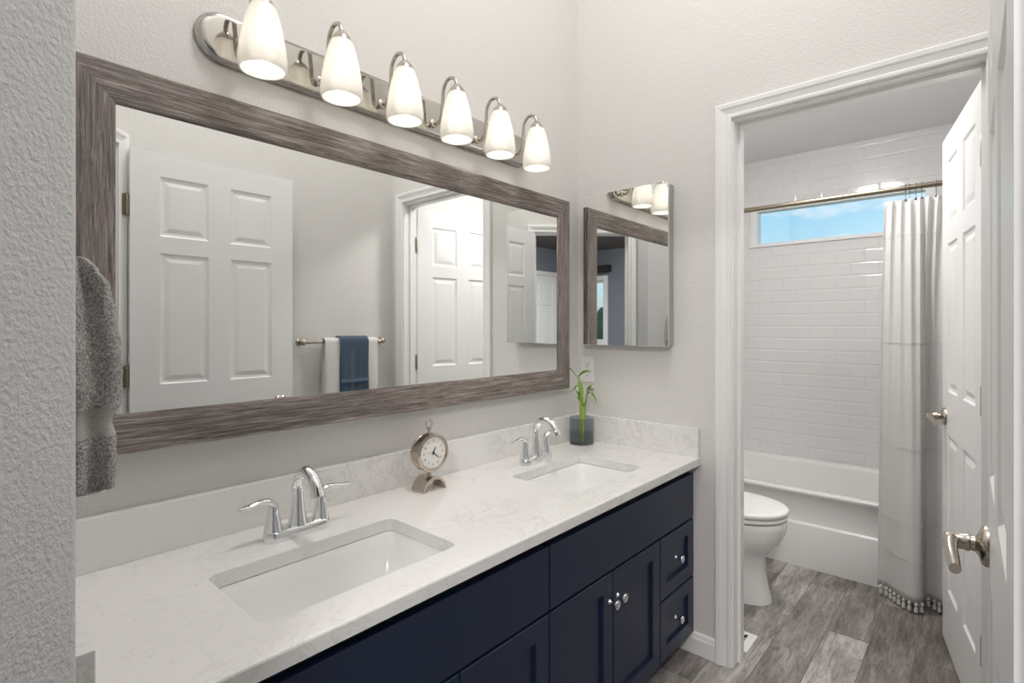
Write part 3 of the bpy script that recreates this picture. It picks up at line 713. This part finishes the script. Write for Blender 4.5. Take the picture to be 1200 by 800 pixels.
# ------------------------------------------------------------------ toilet room ceiling lamp; added fills over bathroom and bedroom, above the frame
def ceiling_lamp_or_fill(x, y, z, r, power, label, col=(1, .96, .91)):
    t = thing('ceiling_lamp_or_fill', label, 'lamp', (x, y, z))
    bm = bm_new(); lathe(bm, [(r+.02, 0), (r+.02, -.02), (r+.006, -.03), (r+.0, -.03), (r, -.002)], 48, cap=False); obj('rim', bm, M['nickel'], t, smooth=True)
    bm = bm_new(); lathe(bm, [(r, -.03), (r*.92, -.05), (r*.7, -.066), (r*.35, -.075), (0, -.078)], 48, cap=False)
    area = PI*r*r; m = emis('lamp and fill glow', col, power/(PI*area)*1.0)
    obj('diffuser', bm, m, t, smooth=True)
ceiling_lamp_or_fill(.95, .48, CEIL, .24, FILL_MAIN, 'added round fill light over the middle of the bathroom', (1, .98, .955))
ceiling_lamp_or_fill(2.65, .62, TC, .14, LAMP_TOILET, 'round flush ceiling lamp in the toilet room', (1, .97, .94))
ceiling_lamp_or_fill(-1.2, -.5, 2.44, .16, FILL_BED, 'added round fill light in the bedroom', (1, .97, .95))

# ------------------------------------------------------------------ clock
ck = thing('desk_clock', 'round champagne metal pocket-watch style clock standing between the sinks', 'clock', (1.058, 1.285, ZC), math.radians(-2))
CZ = .885-ZC; RY = Matrix.Rotation(PI/2, 4, 'X')
bm = bm_new(); lathe(bm, [(0, -.024), (.050, -.024), (.0565, -.020), (.058, -.012), (.0555, -.008), (.0555, .010), (.058, .013), (.0595, .018), (.0585, .023), (.054, .025), (.0505, .0245), (.0485, .020), (0, .020)], 56, Matrix.Translation((0, 0, CZ)) @ RY)
obj('case', bm, M['gold'], ck, smooth=True, angle=35)
bm = bm_new(); lathe(bm, [(.0483, .0203), (.0483, .0206), (0, .0206)], 48, Matrix.Translation((0, 0, CZ)) @ RY); dial = obj('dial', bm, M['dial'], ck)
bm = bm_new()
for k in range(60):
    a = k*PI/30; r1 = .0455; r0 = .0425 if k % 5 == 0 else .0442; w = .0007 if k % 5 == 0 else .00025
    c, s = math.sin(a), math.cos(a)
    vv = [bm.verts.new((c*r+s*ww, -.0209, CZ+s*r-c*ww)) for r, ww in ((r0, -w), (r1, -w), (r1, w), (r0, w))]; bm.faces.new(vv)
obj('minute_track', bm, M['black'], dial)
def text_mesh(body, size):
    cu = bpy.data.curves.new('t', 'FONT'); cu.body = body; cu.size = size; cu.align_x = 'CENTER'; cu.align_y = 'CENTER'
    ob = bpy.data.objects.new('t', cu); COL.objects.link(ob); dgp = bpy.context.evaluated_depsgraph_get(); dgp.update()
    me = bpy.data.meshes.new_from_object(ob.evaluated_get(dgp)); b_ = bm_new(); b_.from_mesh(me)
    bpy.data.objects.remove(ob); bpy.data.meshes.remove(me); return b_
bm = bm_new()
for h in range(1, 13):
    tb = text_mesh(str(h), .011); a = h*PI/6
    mt = Matrix.Translation((math.sin(a)*.0355, -.0209, CZ+math.cos(a)*.0355)) @ Matrix.Rotation(PI/2, 4, 'X')
    bmesh.ops.transform(tb, matrix=mt, verts=tb.verts[:]); me = bpy.data.meshes.new('tmp'); tb.to_mesh(me); tb.free(); bm.from_mesh(me); bpy.data.meshes.remove(me)
obj('numerals', bm, M['black'], dial)
def hand(name, ang, ln, w, y):
    bm = bm_new(); a = math.radians(ang); d = Vector((math.sin(a), 0, math.cos(a))); p = Vector((d.z, 0, -d.x)); c = Vector((0, y, CZ))
    pts = [c-d*.008-p*w*.5, c-p*w, c+d*ln*.6-p*w*1.3, c+d*ln, c+d*ln*.6+p*w*1.3, c+p*w, c-d*.008+p*w*.5]
    f = [bm.verts.new(q) for q in pts]; g = [bm.verts.new(q+Vector((0, .0006, 0))) for q in pts]
    bm.faces.new(f); bm.faces.new(g[::-1]); n = len(f)
    for i in range(n): bm.faces.new((f[i], f[(i+1) % n], g[(i+1) % n], g[i]))
    obj(name, bm, M['black'], ck)
hand('hour_hand', 25, .022, .0016, -.0220); hand('minute_hand', 130, .034, .0011, -.0230); hand('second_hand', 280, .034, .0003, -.0238)
bm = bm_new(); lathe(bm, [(.003, .020), (.003, .0245), (0, .025)], 16, Matrix.Translation((0, 0, CZ)) @ RY); obj('centre_pin', bm, M['black'], ck, smooth=True)
bm = bm_new(); lathe(bm, [(.0055, .055), (.0045, .060), (.004, .068), (.0075, .070), (.0075, .074), (.003, .076)], 20, Matrix.Translation((0, 0, CZ)))
tube(bm, [(.0125*math.cos(2*PI*k/24), 0, CZ+.0865+.0125*math.sin(2*PI*k/24)) for k in range(24)], .0022, 10, 0, closed=True)
obj('winding_ring', bm, M['gold'], ck, smooth=True)
bm = bm_new(); r_o, r_i, n = .044, .038, 20
sec = [(r_o*math.cos(PI*k/n), r_o*.98*math.sin(PI*k/n)) for k in range(n+1)] + [(r_i*math.cos(PI*(n-k)/n), r_i*.94*math.sin(PI*(n-k)/n)) for k in range(n+1)]
loft(bm, [[(x, y, max(z, 0)) for x, z in sec] for y in (-.030, .030)])
lathe(bm, [(.010, .042), (.0065, .048), (.008, .056), (.010, .060)], 20)
obj('arched_base', bm, M['gold'], ck, smooth=True, angle=30)

# ------------------------------------------------------------------ plant in glass vase
vase = thing('glass_vase', 'smoky grey glass vase holding bamboo in the counter corner', 'vase', (1.915, 1.296, ZC))
bm = bm_new(); lathe(bm, [(.050, 0), (.053, .003), (.053, .112), (.0515, .114), (.050, .112), (.050, .008), (0, .008)], 48); obj('glass_body', bm, M['smoke_glass'], vase, smooth=True)
bm = bm_new(); lathe(bm, [(.0492, .0085), (.0492, .05), (0, .05)], 40); obj('water', bm, M['water'], vase, smooth=True)
pt = thing('bamboo_plant', 'small green lucky bamboo cutting standing in the glass vase', 'plant', (1.915, 1.296, ZC+.0095))
def stalk(pts, r):
    bm = bm_new(); tube(bm, pts, r, 12, 8)
    path = catmull(pts, 8)
    for i in range(4, len(path)-2, 6):
        tdir = (path[i+1]-path[i-1]).normalized(); q = Vector((0, 0, 1)).rotation_difference(tdir).to_matrix().to_4x4()
        rr = r if isinstance(r, (int, float)) else r[0]
        lathe(bm, [(rr*.9, -.002), (rr*1.14, 0), (rr*.9, .002)], 12, Matrix.Translation(path[i]) @ q)
    obj('stem', bm, M['stem'], pt, smooth=True)
def leaf(base, tip, width, lift, tw=0.0):
    b_, t_ = Vector(base), Vector(tip); d = t_-b_; L = d.length; side = d.cross(Vector((0, 0, 1))).normalized(); side = Matrix.Rotation(tw, 3, d.normalized()) @ side
    bm = bm_new(); rows = []; n = 12
    for i in range(n+1):
        u = i/n; w = 1.55*width*math.sin(PI*min(1, u*.95+.05))**.75*(1-u*.25) if i < n else .0004
        c = b_+d*u+Vector((0, 0, lift*math.sin(PI*u)*1.0)); rows.append([c-side*w+Vector((0, 0, .15*w)), c-Vector((0, 0, .1*w)), c+side*w+Vector((0, 0, .15*w))])
    for off in (0, -.0006):
        R_ = [[bm.verts.new(p+Vector((0, 0, off))) for p in r] for r in rows]
        for a, c in zip(R_, R_[1:]):
            for k in range(2): bm.faces.new((a[k], a[k+1], c[k+1], c[k]))
    obj('leaf', bm, M['leaf'], pt, smooth=True)
stalk([(.004, .008, 0), (.006, .006, .10), (.004, .004, .17), (.0, .002, .195)], .0085)
stalk([(-.008, -.012, 0), (-.004, -.010, .11), (.002, -.006, .16)], .007)
stalk([(.012, -.004, .0), (.010, -.008, .12), (.004, -.022, .19), (.002, -.030, .23)], .0045)
z0 = 0
stalk([(.0, .002, .19), (.0, .012, .25), (.0, .018, .285)], .0032)
leaf((0, .016, .265), (-.01, .075, .318), .0085, .012, .5)
leaf((0, .017, .28), (.012, -.050, .300), .0075, .014, -.4)
leaf((0, .014, .262), (.0, -.004, .195), .0075, .004, .8)
leaf((.002, -.006, .155), (-.01, .030, .228), .0085, .006, .6)
leaf((.002, -.030, .225), (.0, -.064, .200), .011, .022, -.5)
leaf((.002, -.030, .212), (-.01, -.086, .172), .0085, .018, -.3)
leaf((.002, -.026, .20), (.012, -.060, .228), .009, .010, .3)
leaf((.0, -.006, .15), (-.006, -.038, .175), .008, .006, .2)
leaf((.002, -.028, .22), (-.012, -.058, .238), .009, .012, .6)
leaf((0, .010, .24), (-.014, .040, .212), .008, .010, .2)
leaf((.002, -.004, .16), (.008, .030, .190), .0085, .010, -.3)
leaf((.004, .004, .17), (.0, .010, .232), .0075, .002, 1.1)

# ------------------------------------------------------------------ grey towel hanging on the near wall
TX = .116
def interp(tab, z):
    for (z0, *a), (z1, *b_) in zip(tab, tab[1:]):
        if z0 >= z >= z1:
            u = (z0-z)/(z0-z1) if z0 != z1 else 0; u = u*u*(3-2*u)*.5+u*.5
            return [p+(q-p)*u for p, q in zip(a, b_)]
    return list(tab[-1][1:])
def grey_towel():
    # rows: z, centre y, half width y, centre x, half depth x
    tab = [(1.374, 1.00, .040, .146, .012), (1.370, 1.00, .060, .147, .018), (1.357, 1.00, .078, .150, .026), (1.335, 1.00, .088, .155, .034), (1.30, 1.0, .094, .158, .039), (1.23, 1.0, .098, .161, .043), (1.19, 1.0, .099, .162, .044),
           (1.160, 1.0, .098, .160, .042), (1.150, 1.0, .095, .156, .038), (1.14, 1.0, .094, .155, .037), (1.12, 1.0, .096, .157, .039), (1.08, 1.0, .097, .158, .040), (1.045, 1.0, .094, .157, .038)]
    t = thing('hand_towel', 'grey terry hand towel hanging at the left over the mirror frame', 'towel', (TX, 1.0, 1.03))
    def surf(z, a, extra=0):
        cy, hy_, cx, hx = interp(tab, z); n = 3.0
        ca, sa = math.cos(a), math.sin(a)
        px = math.copysign(abs(ca)**(2/n), ca); py = math.copysign(abs(sa)**(2/n), sa)
        fold = 1+.10*math.sin(3*a+z*5)+.05*math.sin(7*a-z*9)
        x = cx+hx*px*fold; y = cy+hy_*py*(1+.03*math.sin(5*a+z*14))
        # a vertical furrow between the folded halves, on the front side
        x -= max(0, ca)*.012*math.exp(-((py-.15)/.22)**2)
        y += max(0, -sa)*.022*math.exp(-((px-.05+.5*(z-1.2))/.28)**2)
        x = max(x, TX+.004)
        wob = .0035*noise.noise(Vector((x*40, y*40, z*40)))
        return Vector((x+wob*ca-TX, y+wob*sa-1.0, z-1.03))
    def piece(name, za, zb, m, nz, shrink=0, cap=True):
        bm = bm_new(); rings = []
        for i in range(nz+1):
            z = za+(zb-za)*i/nz; ring = []
            for k in range(96):
                a = 2*PI*k/96; p = surf(z, a)
                p += Vector((-math.cos(a)*shrink, -math.sin(a)*shrink, 0)); 
                if m is M['grey_terry']:
                    nn = noise.noise(Vector((p.x*420, p.y*420, p.z*420)))*.0011; p += Vector((math.cos(a)*nn, math.sin(a)*nn, 0))
                p.x = max(p.x, .0035)
                ring.append(p)
            rings.append(ring)
        rr = loft(bm, rings, cap=False)
        if cap: bm.faces.new(rr[0])
        o = obj(name, bm, m, t, smooth=True, angle=180); return o
    body = piece('folded_body', 1.374, 1.160, M['grey_terry'], 80)
    piece('woven_band', 1.162, 1.118, M['grey_band'], 12, .0012, cap=False)
    lo = piece('lower_edge', 1.120, 1.046, M['grey_terry'], 24, cap=False)
    # open bottom: layered folds seen from the side
    bm = bm_new(); lay = [(.0, .091, .034), (.006, .080, .026), (.006, .080, .026), (.000, .062, .016), (.010, .05, .011)]
    zz = [1.047, 1.041, 1.056, 1.058, 1.068]; rings = []
    for (dz, hy_, hx), z in zip(lay, zz):
        rings.append([Vector((.155+hx*math.copysign(abs(math.cos(a))**.66, math.cos(a))-TX, 1.0+hy_*math.copysign(abs(math.sin(a))**.66, math.sin(a))-1.0, z-1.03)) for a in [2*PI*k/48 for k in range(48)]])
    rr = loft(bm, rings, cap=False); bm.faces.new(rr[-1]); obj('hem', bm, M['grey_terry'], t, smooth=True)
grey_towel()

# ------------------------------------------------------------------ towel bar with two towels on the right wall (seen in the mirror)
YB = YR+.055; ZB = 1.19
tb_ = thing('towel_bar', 'nickel towel bar on the right wall, seen in the mirror', 'towel bar', (1.65, YR, ZB))
bm = bm_new(); tube(bm, [(-.265, .055, 0), (.265, .055, 0)], .0085, 16, 0); obj('rod', bm, M['nickel'], tb_, smooth=True)
for s in (-1, 1):
    bm = bm_new(); lathe(bm, [(.026, 0), (.026, .006), (.016, .014), (.011, .018), (.011, .040), (.015, .045), (.015, .063), (.010, .068), (0, .069)], 28, Matrix.Translation((s*.255, 0.0005, 0)) @ Matrix.Rotation(-PI/2, 4, 'X')); obj('wall_mount', bm, M['nickel'], tb_, smooth=True)
def hung(name, label, x0, x1, rad, th, zf, zbk, m, band=None, skew=0.0):
    """a towel folded over the bar: front drop, loop over the bar, back drop"""
    t = thing(name, label, 'towel', ((x0+x1)/2, YB, ZB)); bm = bm_new(); cx = (x0+x1)/2
    path = []
    nf = 30
    for i in range(nf): path.append((rad, zf+(0-zf)*i/nf))
    for i in range(13): a = PI*i/12; path.append((rad*math.cos(a), rad*math.sin(a)))
    for i in range(1, nf): path.append((-rad*.9, (zbk)*i/nf))
    nx = 24; R_ = []
    for sgn in (1, -1):
        rows = []
        for (y, z) in path:
            row = []
            for k in range(nx+1):
                u = k/nx; d = max(0, -z)
                yy = y+sgn*th/2*(1 if y > 0 else -1)*(1 if abs(y) > rad*.5 else 1); zz = z
                if z >= 0: rr = math.hypot(y, z); f = (rr+sgn*th/2)/rr; yy, zz = y*f, z*f
                yy += (.0035*math.sin(u*9+z*3)-.002+.0015*math.sin(u*21))*min(1, d*8)*(1 if y > 0 else .15)
                xx = x0-cx+(x1-x0)*u+skew*d*(1 if y > 0 else -.4)+.003*math.sin(z*17+sgn)*(u-.5)
                row.append(bm.verts.new((xx, yy, zz)))
            rows.append(row)
        R_.append(rows)
    a, b_ = R_
    for i in range(len(path)-1):
        for k in range(nx):
            bm.faces.new((a[i][k], a[i][k+1], a[i+1][k+1], a[i+1][k])); bm.faces.new((b_[i][k], b_[i+1][k], b_[i+1][k+1], b_[i][k+1]))
        for k in (0, nx): bm.faces.new((a[i][k], a[i+1][k], b_[i+1][k], b_[i][k]))
    for i in (0, len(path)-1):
        for k in range(nx): bm.faces.new((a[i][k], a[i][k+1], b_[i][k+1], b_[i][k]))
    obj('cloth', bm, m, t, smooth=True, angle=80)
    if band:
        bm = bm_new(); box(bm, x0-cx+.002, x1-cx-.002, rad+th/2+.002, rad+th/2+.0075, band-.010, band+.010)
        obj('woven_band', bm, band_m, t)
band_m = cloth('slate woven band', (0.10, 0.17, 0.25), 800, .2)
hung('bath_towel', 'white bath towel folded over the bar under a blue one', 1.515, 1.855, .0175, .012, -.52, -.55, M['white_terry'], skew=0.0)
hung('hand_towel', 'slate blue hand towel draped over the white bath towel', 1.600, 1.785, .0300, .007, -.30, -.03, M['blue_terry'], band=-.225)

# ------------------------------------------------------------------ bathtub
AX = 3.117
tub = thing('bathtub', 'white alcove bathtub with stepped apron under the tiled wall', 'bathtub', ((AX+XB)/2, (TL+TR)/2, 0))
bm = bm_new(); x0, x1, y0, y1 = AX-(AX+XB)/2, XB-.003-(AX+XB)/2, TR+.002-(TL+TR)/2, TL-.002-(TL+TR)/2; ZR = .405
def tr(dx, dy, z, r): return [(x, y, z) for x, y in rrect(x0+dx, x1-dx, y0+dy, y1-dy, r, 5)]
# apron & shell outer: profile on the front (x0) side, straight on other sides
def outer(dx, z): 
    return [(x0+dx, y0, z), (x1, y0, z), (x1, y1, z), (x0+dx, y1, z)]
O_ = [outer(0, 0.001), outer(0, .226), outer(.002, .230), outer(.010, .234), outer(.013, .240), outer(.010, .36), outer(.004, .382), outer(.0, .388), outer(0, .399), outer(.003, .404), outer(.008, ZR)]
ro = loft(bm, O_, cap=False); bm.faces.new(ro[0][::-1])
I_ = [tr(.065, .09, ZR, .08), tr(.072, .098, ZR-.004, .08), tr(.080, .11, ZR-.02, .085), tr(.10, .15, .20, .10), tr(.13, .2, .11, .12), tr(.18, .27, .085, .12)]
ri = loft(bm, I_, cap=False); bm.faces.new(ri[-1])
es = []
for lp in (ro[-1], ri[0]):
    n = len(lp)
    for k in range(n): es.append(bm.edges.get((lp[k], lp[(k+1) % n])))
bmesh.ops.triangle_fill(bm, use_beauty=True, edges=es)
obj('tub_shell', bm, M['acrylic'], tub, smooth=True, angle=50)
bm = bm_new(); lathe(bm, [(.025, 0), (.025, .003), (.018, .005), (0, .005)], 24, Matrix.Translation((.0, y0+.35, .0855))); obj('drain', bm, M['chrome'], tub, smooth=True)

# ------------------------------------------------------------------ toilet (faces -y)
to = thing('toilet', 'white two-piece toilet with closed lid beyond the doorway', 'toilet', (2.62, .90, 0))
def egg(hx, yf, yb, z, n=48, sq=2.2):
    """outline: front half elongated to yf (<0), back half to yb"""
    out = []
    for k in range(n):
        a = 2*PI*k/n; c, s = math.cos(a), math.sin(a)
        x = hx*math.copysign(abs(c)**(2/sq), c); L = -yf if s < 0 else yb
        y = L*math.copysign(abs(s)**(2/2.0), s); out.append((x, y, z))
    return out
bm = bm_new()
secs = [egg(.105, -.178, .40, 0), egg(.104, -.176, .40, .02), egg(.098, -.165, .39, .05), egg(.092, -.150, .37, .14), egg(.098, -.150, .33, .20), egg(.120, -.170, .28, .235),
        egg(.155, -.208, .25, .275), egg(.176, -.232, .24, .320), egg(.182, -.239, .24, .355), egg(.182, -.240, .24, .378), egg(.178, -.236, .235, .385)]
loft(bm, secs); obj('bowl', bm, M['porcelain'], to, smooth=True, angle=60)
def disc(name, hx, yf, yb, z0, z1, m=None, rnd=.006):
    bm = bm_new(); loft(bm, [egg(hx-rnd, yf+rnd, yb-rnd, z0), egg(hx, yf, yb, z0+rnd*.6), egg(hx, yf, yb, z1-rnd), egg(hx-.003, yf+.003, yb-.003, z1-rnd*.4), egg(hx-.012, yf+.012, yb-.012, z1), egg(hx*.5, yf*.5, yb*.5, z1+.003)])
    obj(name, bm, m or M['plastic'], to, smooth=True, angle=60)
disc('seat', .183, -.242, .225, .391, .409); disc('lid', .186, -.246, .235, .414, .437)
for s in (-1, 1):
    bm = bm_new(); lathe(bm, [(.014, .385), (.014, .425), (.010, .43), (0, .43)], 18, Matrix.Translation((s*.07, .245, 0))); obj('seat_hinge', bm, M['plastic'], to, smooth=True)
bm = bm_new(); box(bm, -.10, .10, .20, .40, .20, .386); bmesh.ops.bevel(bm, geom=bm.edges[:], offset=.02, segments=3, affect='EDGES'); obj('tank_shelf', bm, M['porcelain'], to, smooth=True)
obj('tank', bbox(-.215, .215, .300, .500, .387, .735, .02, 4), M['porcelain'], to, smooth=True)
obj('tank_lid', bbox(-.225, .225, .290, .505, .736, .772, .010, 3), M['porcelain'], to, smooth=True)
bm = bm_new(); lathe(bm, [(.011, 0), (.011, .006), (.006, .010), (.006, .018), (0, .018)], 18, Matrix.Translation((-.16, .300, .68)) @ Matrix.Rotation(PI/2, 4, 'X')); tube(bm, [(-.16, .285, .68), (-.13, .283, .678), (-.095, .283, .672)], [.006, .0055, .007], 12, 5, flat=.6); obj('flush_handle', bm, M['chrome'], to, smooth=True)
for s in (-1, 1):
    bm = bm_new(); lathe(bm, [(.012, .0), (.012, .010), (.007, .018), (0, .019)], 16, Matrix.Translation((s*.098, .11, .03))); obj('bolt_cap', bm, M['plastic'], to, smooth=True)

# floor register
fv = thing('floor_register', 'white metal floor register just inside the toilet room doorway', 'vent', (2.225, .83, 0))
bm = bm_new(); box(bm, -.072, .072, -.145, .145, .0, .003)
bmesh.ops.bevel(bm, geom=[e for e in bm.edges if all(v.co.z > .002 for v in e.verts)], offset=.002, affect='EDGES'); obj('plate', bm, M['plastic'], fv)
bm = bm_new()
for i in range(3):
    for j in range(9): x = -.034+i*.034; y = -.108+j*.027; box(bm, x-.013, x+.013, y-.006, y+.006, .0029, .0036)
obj('slots', bm, M['black'], fv)

# ------------------------------------------------------------------ shower rod, rings, curtain
RX = 3.06; RZ = 1.922
rod = thing('shower_rod', 'round metal shower rod across the tub in front of the window', 'shower rod', (RX, (TL+TR)/2, RZ))
bm = bm_new(); tube(bm, [(0, TR+.004-(TL+TR)/2, 0), (0, TL-.004-(TL+TR)/2, 0)], .0125, 24, 0); obj('rod', bm, M['dark_nickel'], rod, smooth=True)
for s, y in ((1, TR), (-1, TL)):
    bm = bm_new(); lathe(bm, [(.030, 0.0005), (.030, .008), (.018, .018), (.0145, .022)], 28, Matrix.Translation((0, y-(TL+TR)/2, 0)) @ Matrix.Rotation(-s*PI/2, 4, 'X')); obj('flange', bm, M['nickel'], rod, smooth=True)
HY = [.262, .246, .224, .202, .150, .118, .09, .06, .03, .0]
cur = thing('shower_curtain', 'white fabric shower curtain gathered at the right with tassel hem', 'curtain', (RX, .16, 0))
Y0c, Y1c = .352, -.040; NP = 6.5
HEMP = catmull([(.368, -.025, 0), (.335, -.030, 0), (.292, -.072, 0), (.250, -.112, 0), (.215, -.128, 0), (.194, -.105, 0), (.202, -.055, 0), (.190, -.022, 0), (.155, -.035, 0), (.122, -.062, 0), (.088, -.070, 0), (.062, -.030, 0), (.025, -.012, 0), (-.015, -.050, 0), (-.045, -.030, 0)], 20)
def cpos(t, z):
    zz = min(1.0, max(0.0, (1.87-z)/1.82)); f = t*(len(HEMP)-1); i = min(int(f), len(HEMP)-2); hp = HEMP[i].lerp(HEMP[i+1], f-i)
    top = Vector((.336-.372*t, .012*math.sin(t*11*2*PI)-.004, 0)); m = zz**.62
    p = top.lerp(hp, m); w = .006*math.sin(t*26+z*2.2)*m*(1-.4*m)
    return Vector((p.y+w, p.x-.16+.004*math.sin(t*11*2*PI+1.4)*(1-m), z))
bm = bm_new(); NZ, NT = 60, 420; th = .0012
front = []; 
for i in range(NZ+1):
    u = i/NZ; row = []
    for k in range(NT+1):
        t = k/NT; zb = .050; z = 1.868+(zb-1.868)*u
        row.append(bm.verts.new(cpos(t, z)))
    front.append(row)
for i in range(NZ):
    for k in range(NT): bm.faces.new((front[i][k], front[i][k+1], front[i+1][k+1], front[i+1][k]))
cl = obj('fabric', bm, M['curtain'], cur, smooth=True, angle=180)
sm = cl.modifiers.new('thick', 'SOLIDIFY'); sm.thickness = .0014; sm.offset = 0
for zt in (1.70, 1.20, .72, .385, .228):
    bm = bm_new(); rows = []
    for k in range(NT+1):
        p = cpos(k/NT, zt+.004*math.sin(k*.7)); q = cpos(min(1, k/NT+.002), zt); d = (q-cpos(max(0, k/NT-.002), zt)); nrm = Vector((d.y, -d.x, 0)).normalized() if d.length > 0 else Vector((1, 0, 0))
        if nrm.x > 0 and False: nrm = -nrm
        rows.append([bm.verts.new(p+nrm*s*.0022+Vector((0, 0, h*.003))) for s, h in ((-1, -1), (1, -1), (1, 1), (-1, 1))])
    for a, b_ in zip(rows, rows[1:]):
        for k in range(4): bm.faces.new((a[k], a[(k+1) % 4], b_[(k+1) % 4], b_[k]))
    obj('stitched_trim', bm, M['curtain'], cur)
# tassels along the hem
arc = []; N2 = 600; L = 0; prev = cpos(0, .05)
for k in range(N2+1):
    p = cpos(k/N2, .05); L += (p-prev).length; prev = p; arc.append((L, k/N2))
nt_ = int(L/.026); ti = 0
for j in range(nt_):
    s = (j+.5)*L/nt_; tt = next(t for l, t in arc if l >= s); p = cpos(tt, .05)
    bm = bm_new(); lathe(bm, [(.002, .004), (.004, 0), (.0075, -.006), (.0065, -.011), (.0035, -.014), (.006, -.020), (.0085, -.032), (.007, -.040), (0, -.040)], 10, Matrix.Translation(p))
    obj('tassel', bm, M['tassel'], cur, smooth=True)
for j, y in enumerate(HY):
    h = thing('curtain_hook', 'dark ball-tipped ring hook holding the white curtain on the rod', 'curtain hook', (RX, y, RZ), group='curtain hooks on the shower rod')
    bm = bm_new(); tube(bm, [(.0165*math.sin(a), 0, .0165*math.cos(a)) for a in [2*PI*k/20 for k in range(20)]], .0016, 8, 0, closed=True)
    tube(bm, [(0, 0, -.0165), (.002, 0, -.035), (0, 0, -.052)], .0012, 8, 4)
    obj('ring', bm, M['bead'], h, smooth=True)
    bm = bm_new()
    for z in (-.056,): lathe(bm, [(0, -.006), (.004, -.0045), (.006, 0), (.004, .0045), (0, .006)], 14, Matrix.Translation((0, 0, z)))
    obj('bead', bm, M['bead'], h, smooth=True)

# ------------------------------------------------------------------ outdoors seen in the mirror through the bedroom window
def tree_out(x, y, h, r, label):
    t = thing('garden_tree', label, 'tree', (x, y, -3.0)); bm = bm_new(); lathe(bm, [(.14, 0), (.10, h*.5), (.06, h*.85)], 12); obj('trunk', bm, M['stem'], t, smooth=True)
    bm = bm_new(); rnd = random.Random(3)
    for k in range(26):
        a = rnd.uniform(0, 2*PI); rr = rnd.uniform(0, r*.7); z = h*rnd.uniform(.55, 1.0); s = rnd.uniform(.3, .55)*r
        r0 = bmesh.ops.create_icosphere(bm, subdivisions=3, radius=s, matrix=Matrix.Translation((rr*math.cos(a), rr*math.sin(a), z)))
        for v in r0['verts']: v.co += (v.co-Vector((rr*math.cos(a), rr*math.sin(a), z)))*noise.noise(v.co*5)*.5
    obj('crown', bm, M['tree'], t)
tree_out(-7.5, -4.4, 4.35, 1.0, 'green tree outside the bedroom window seen in the cabinet mirror')
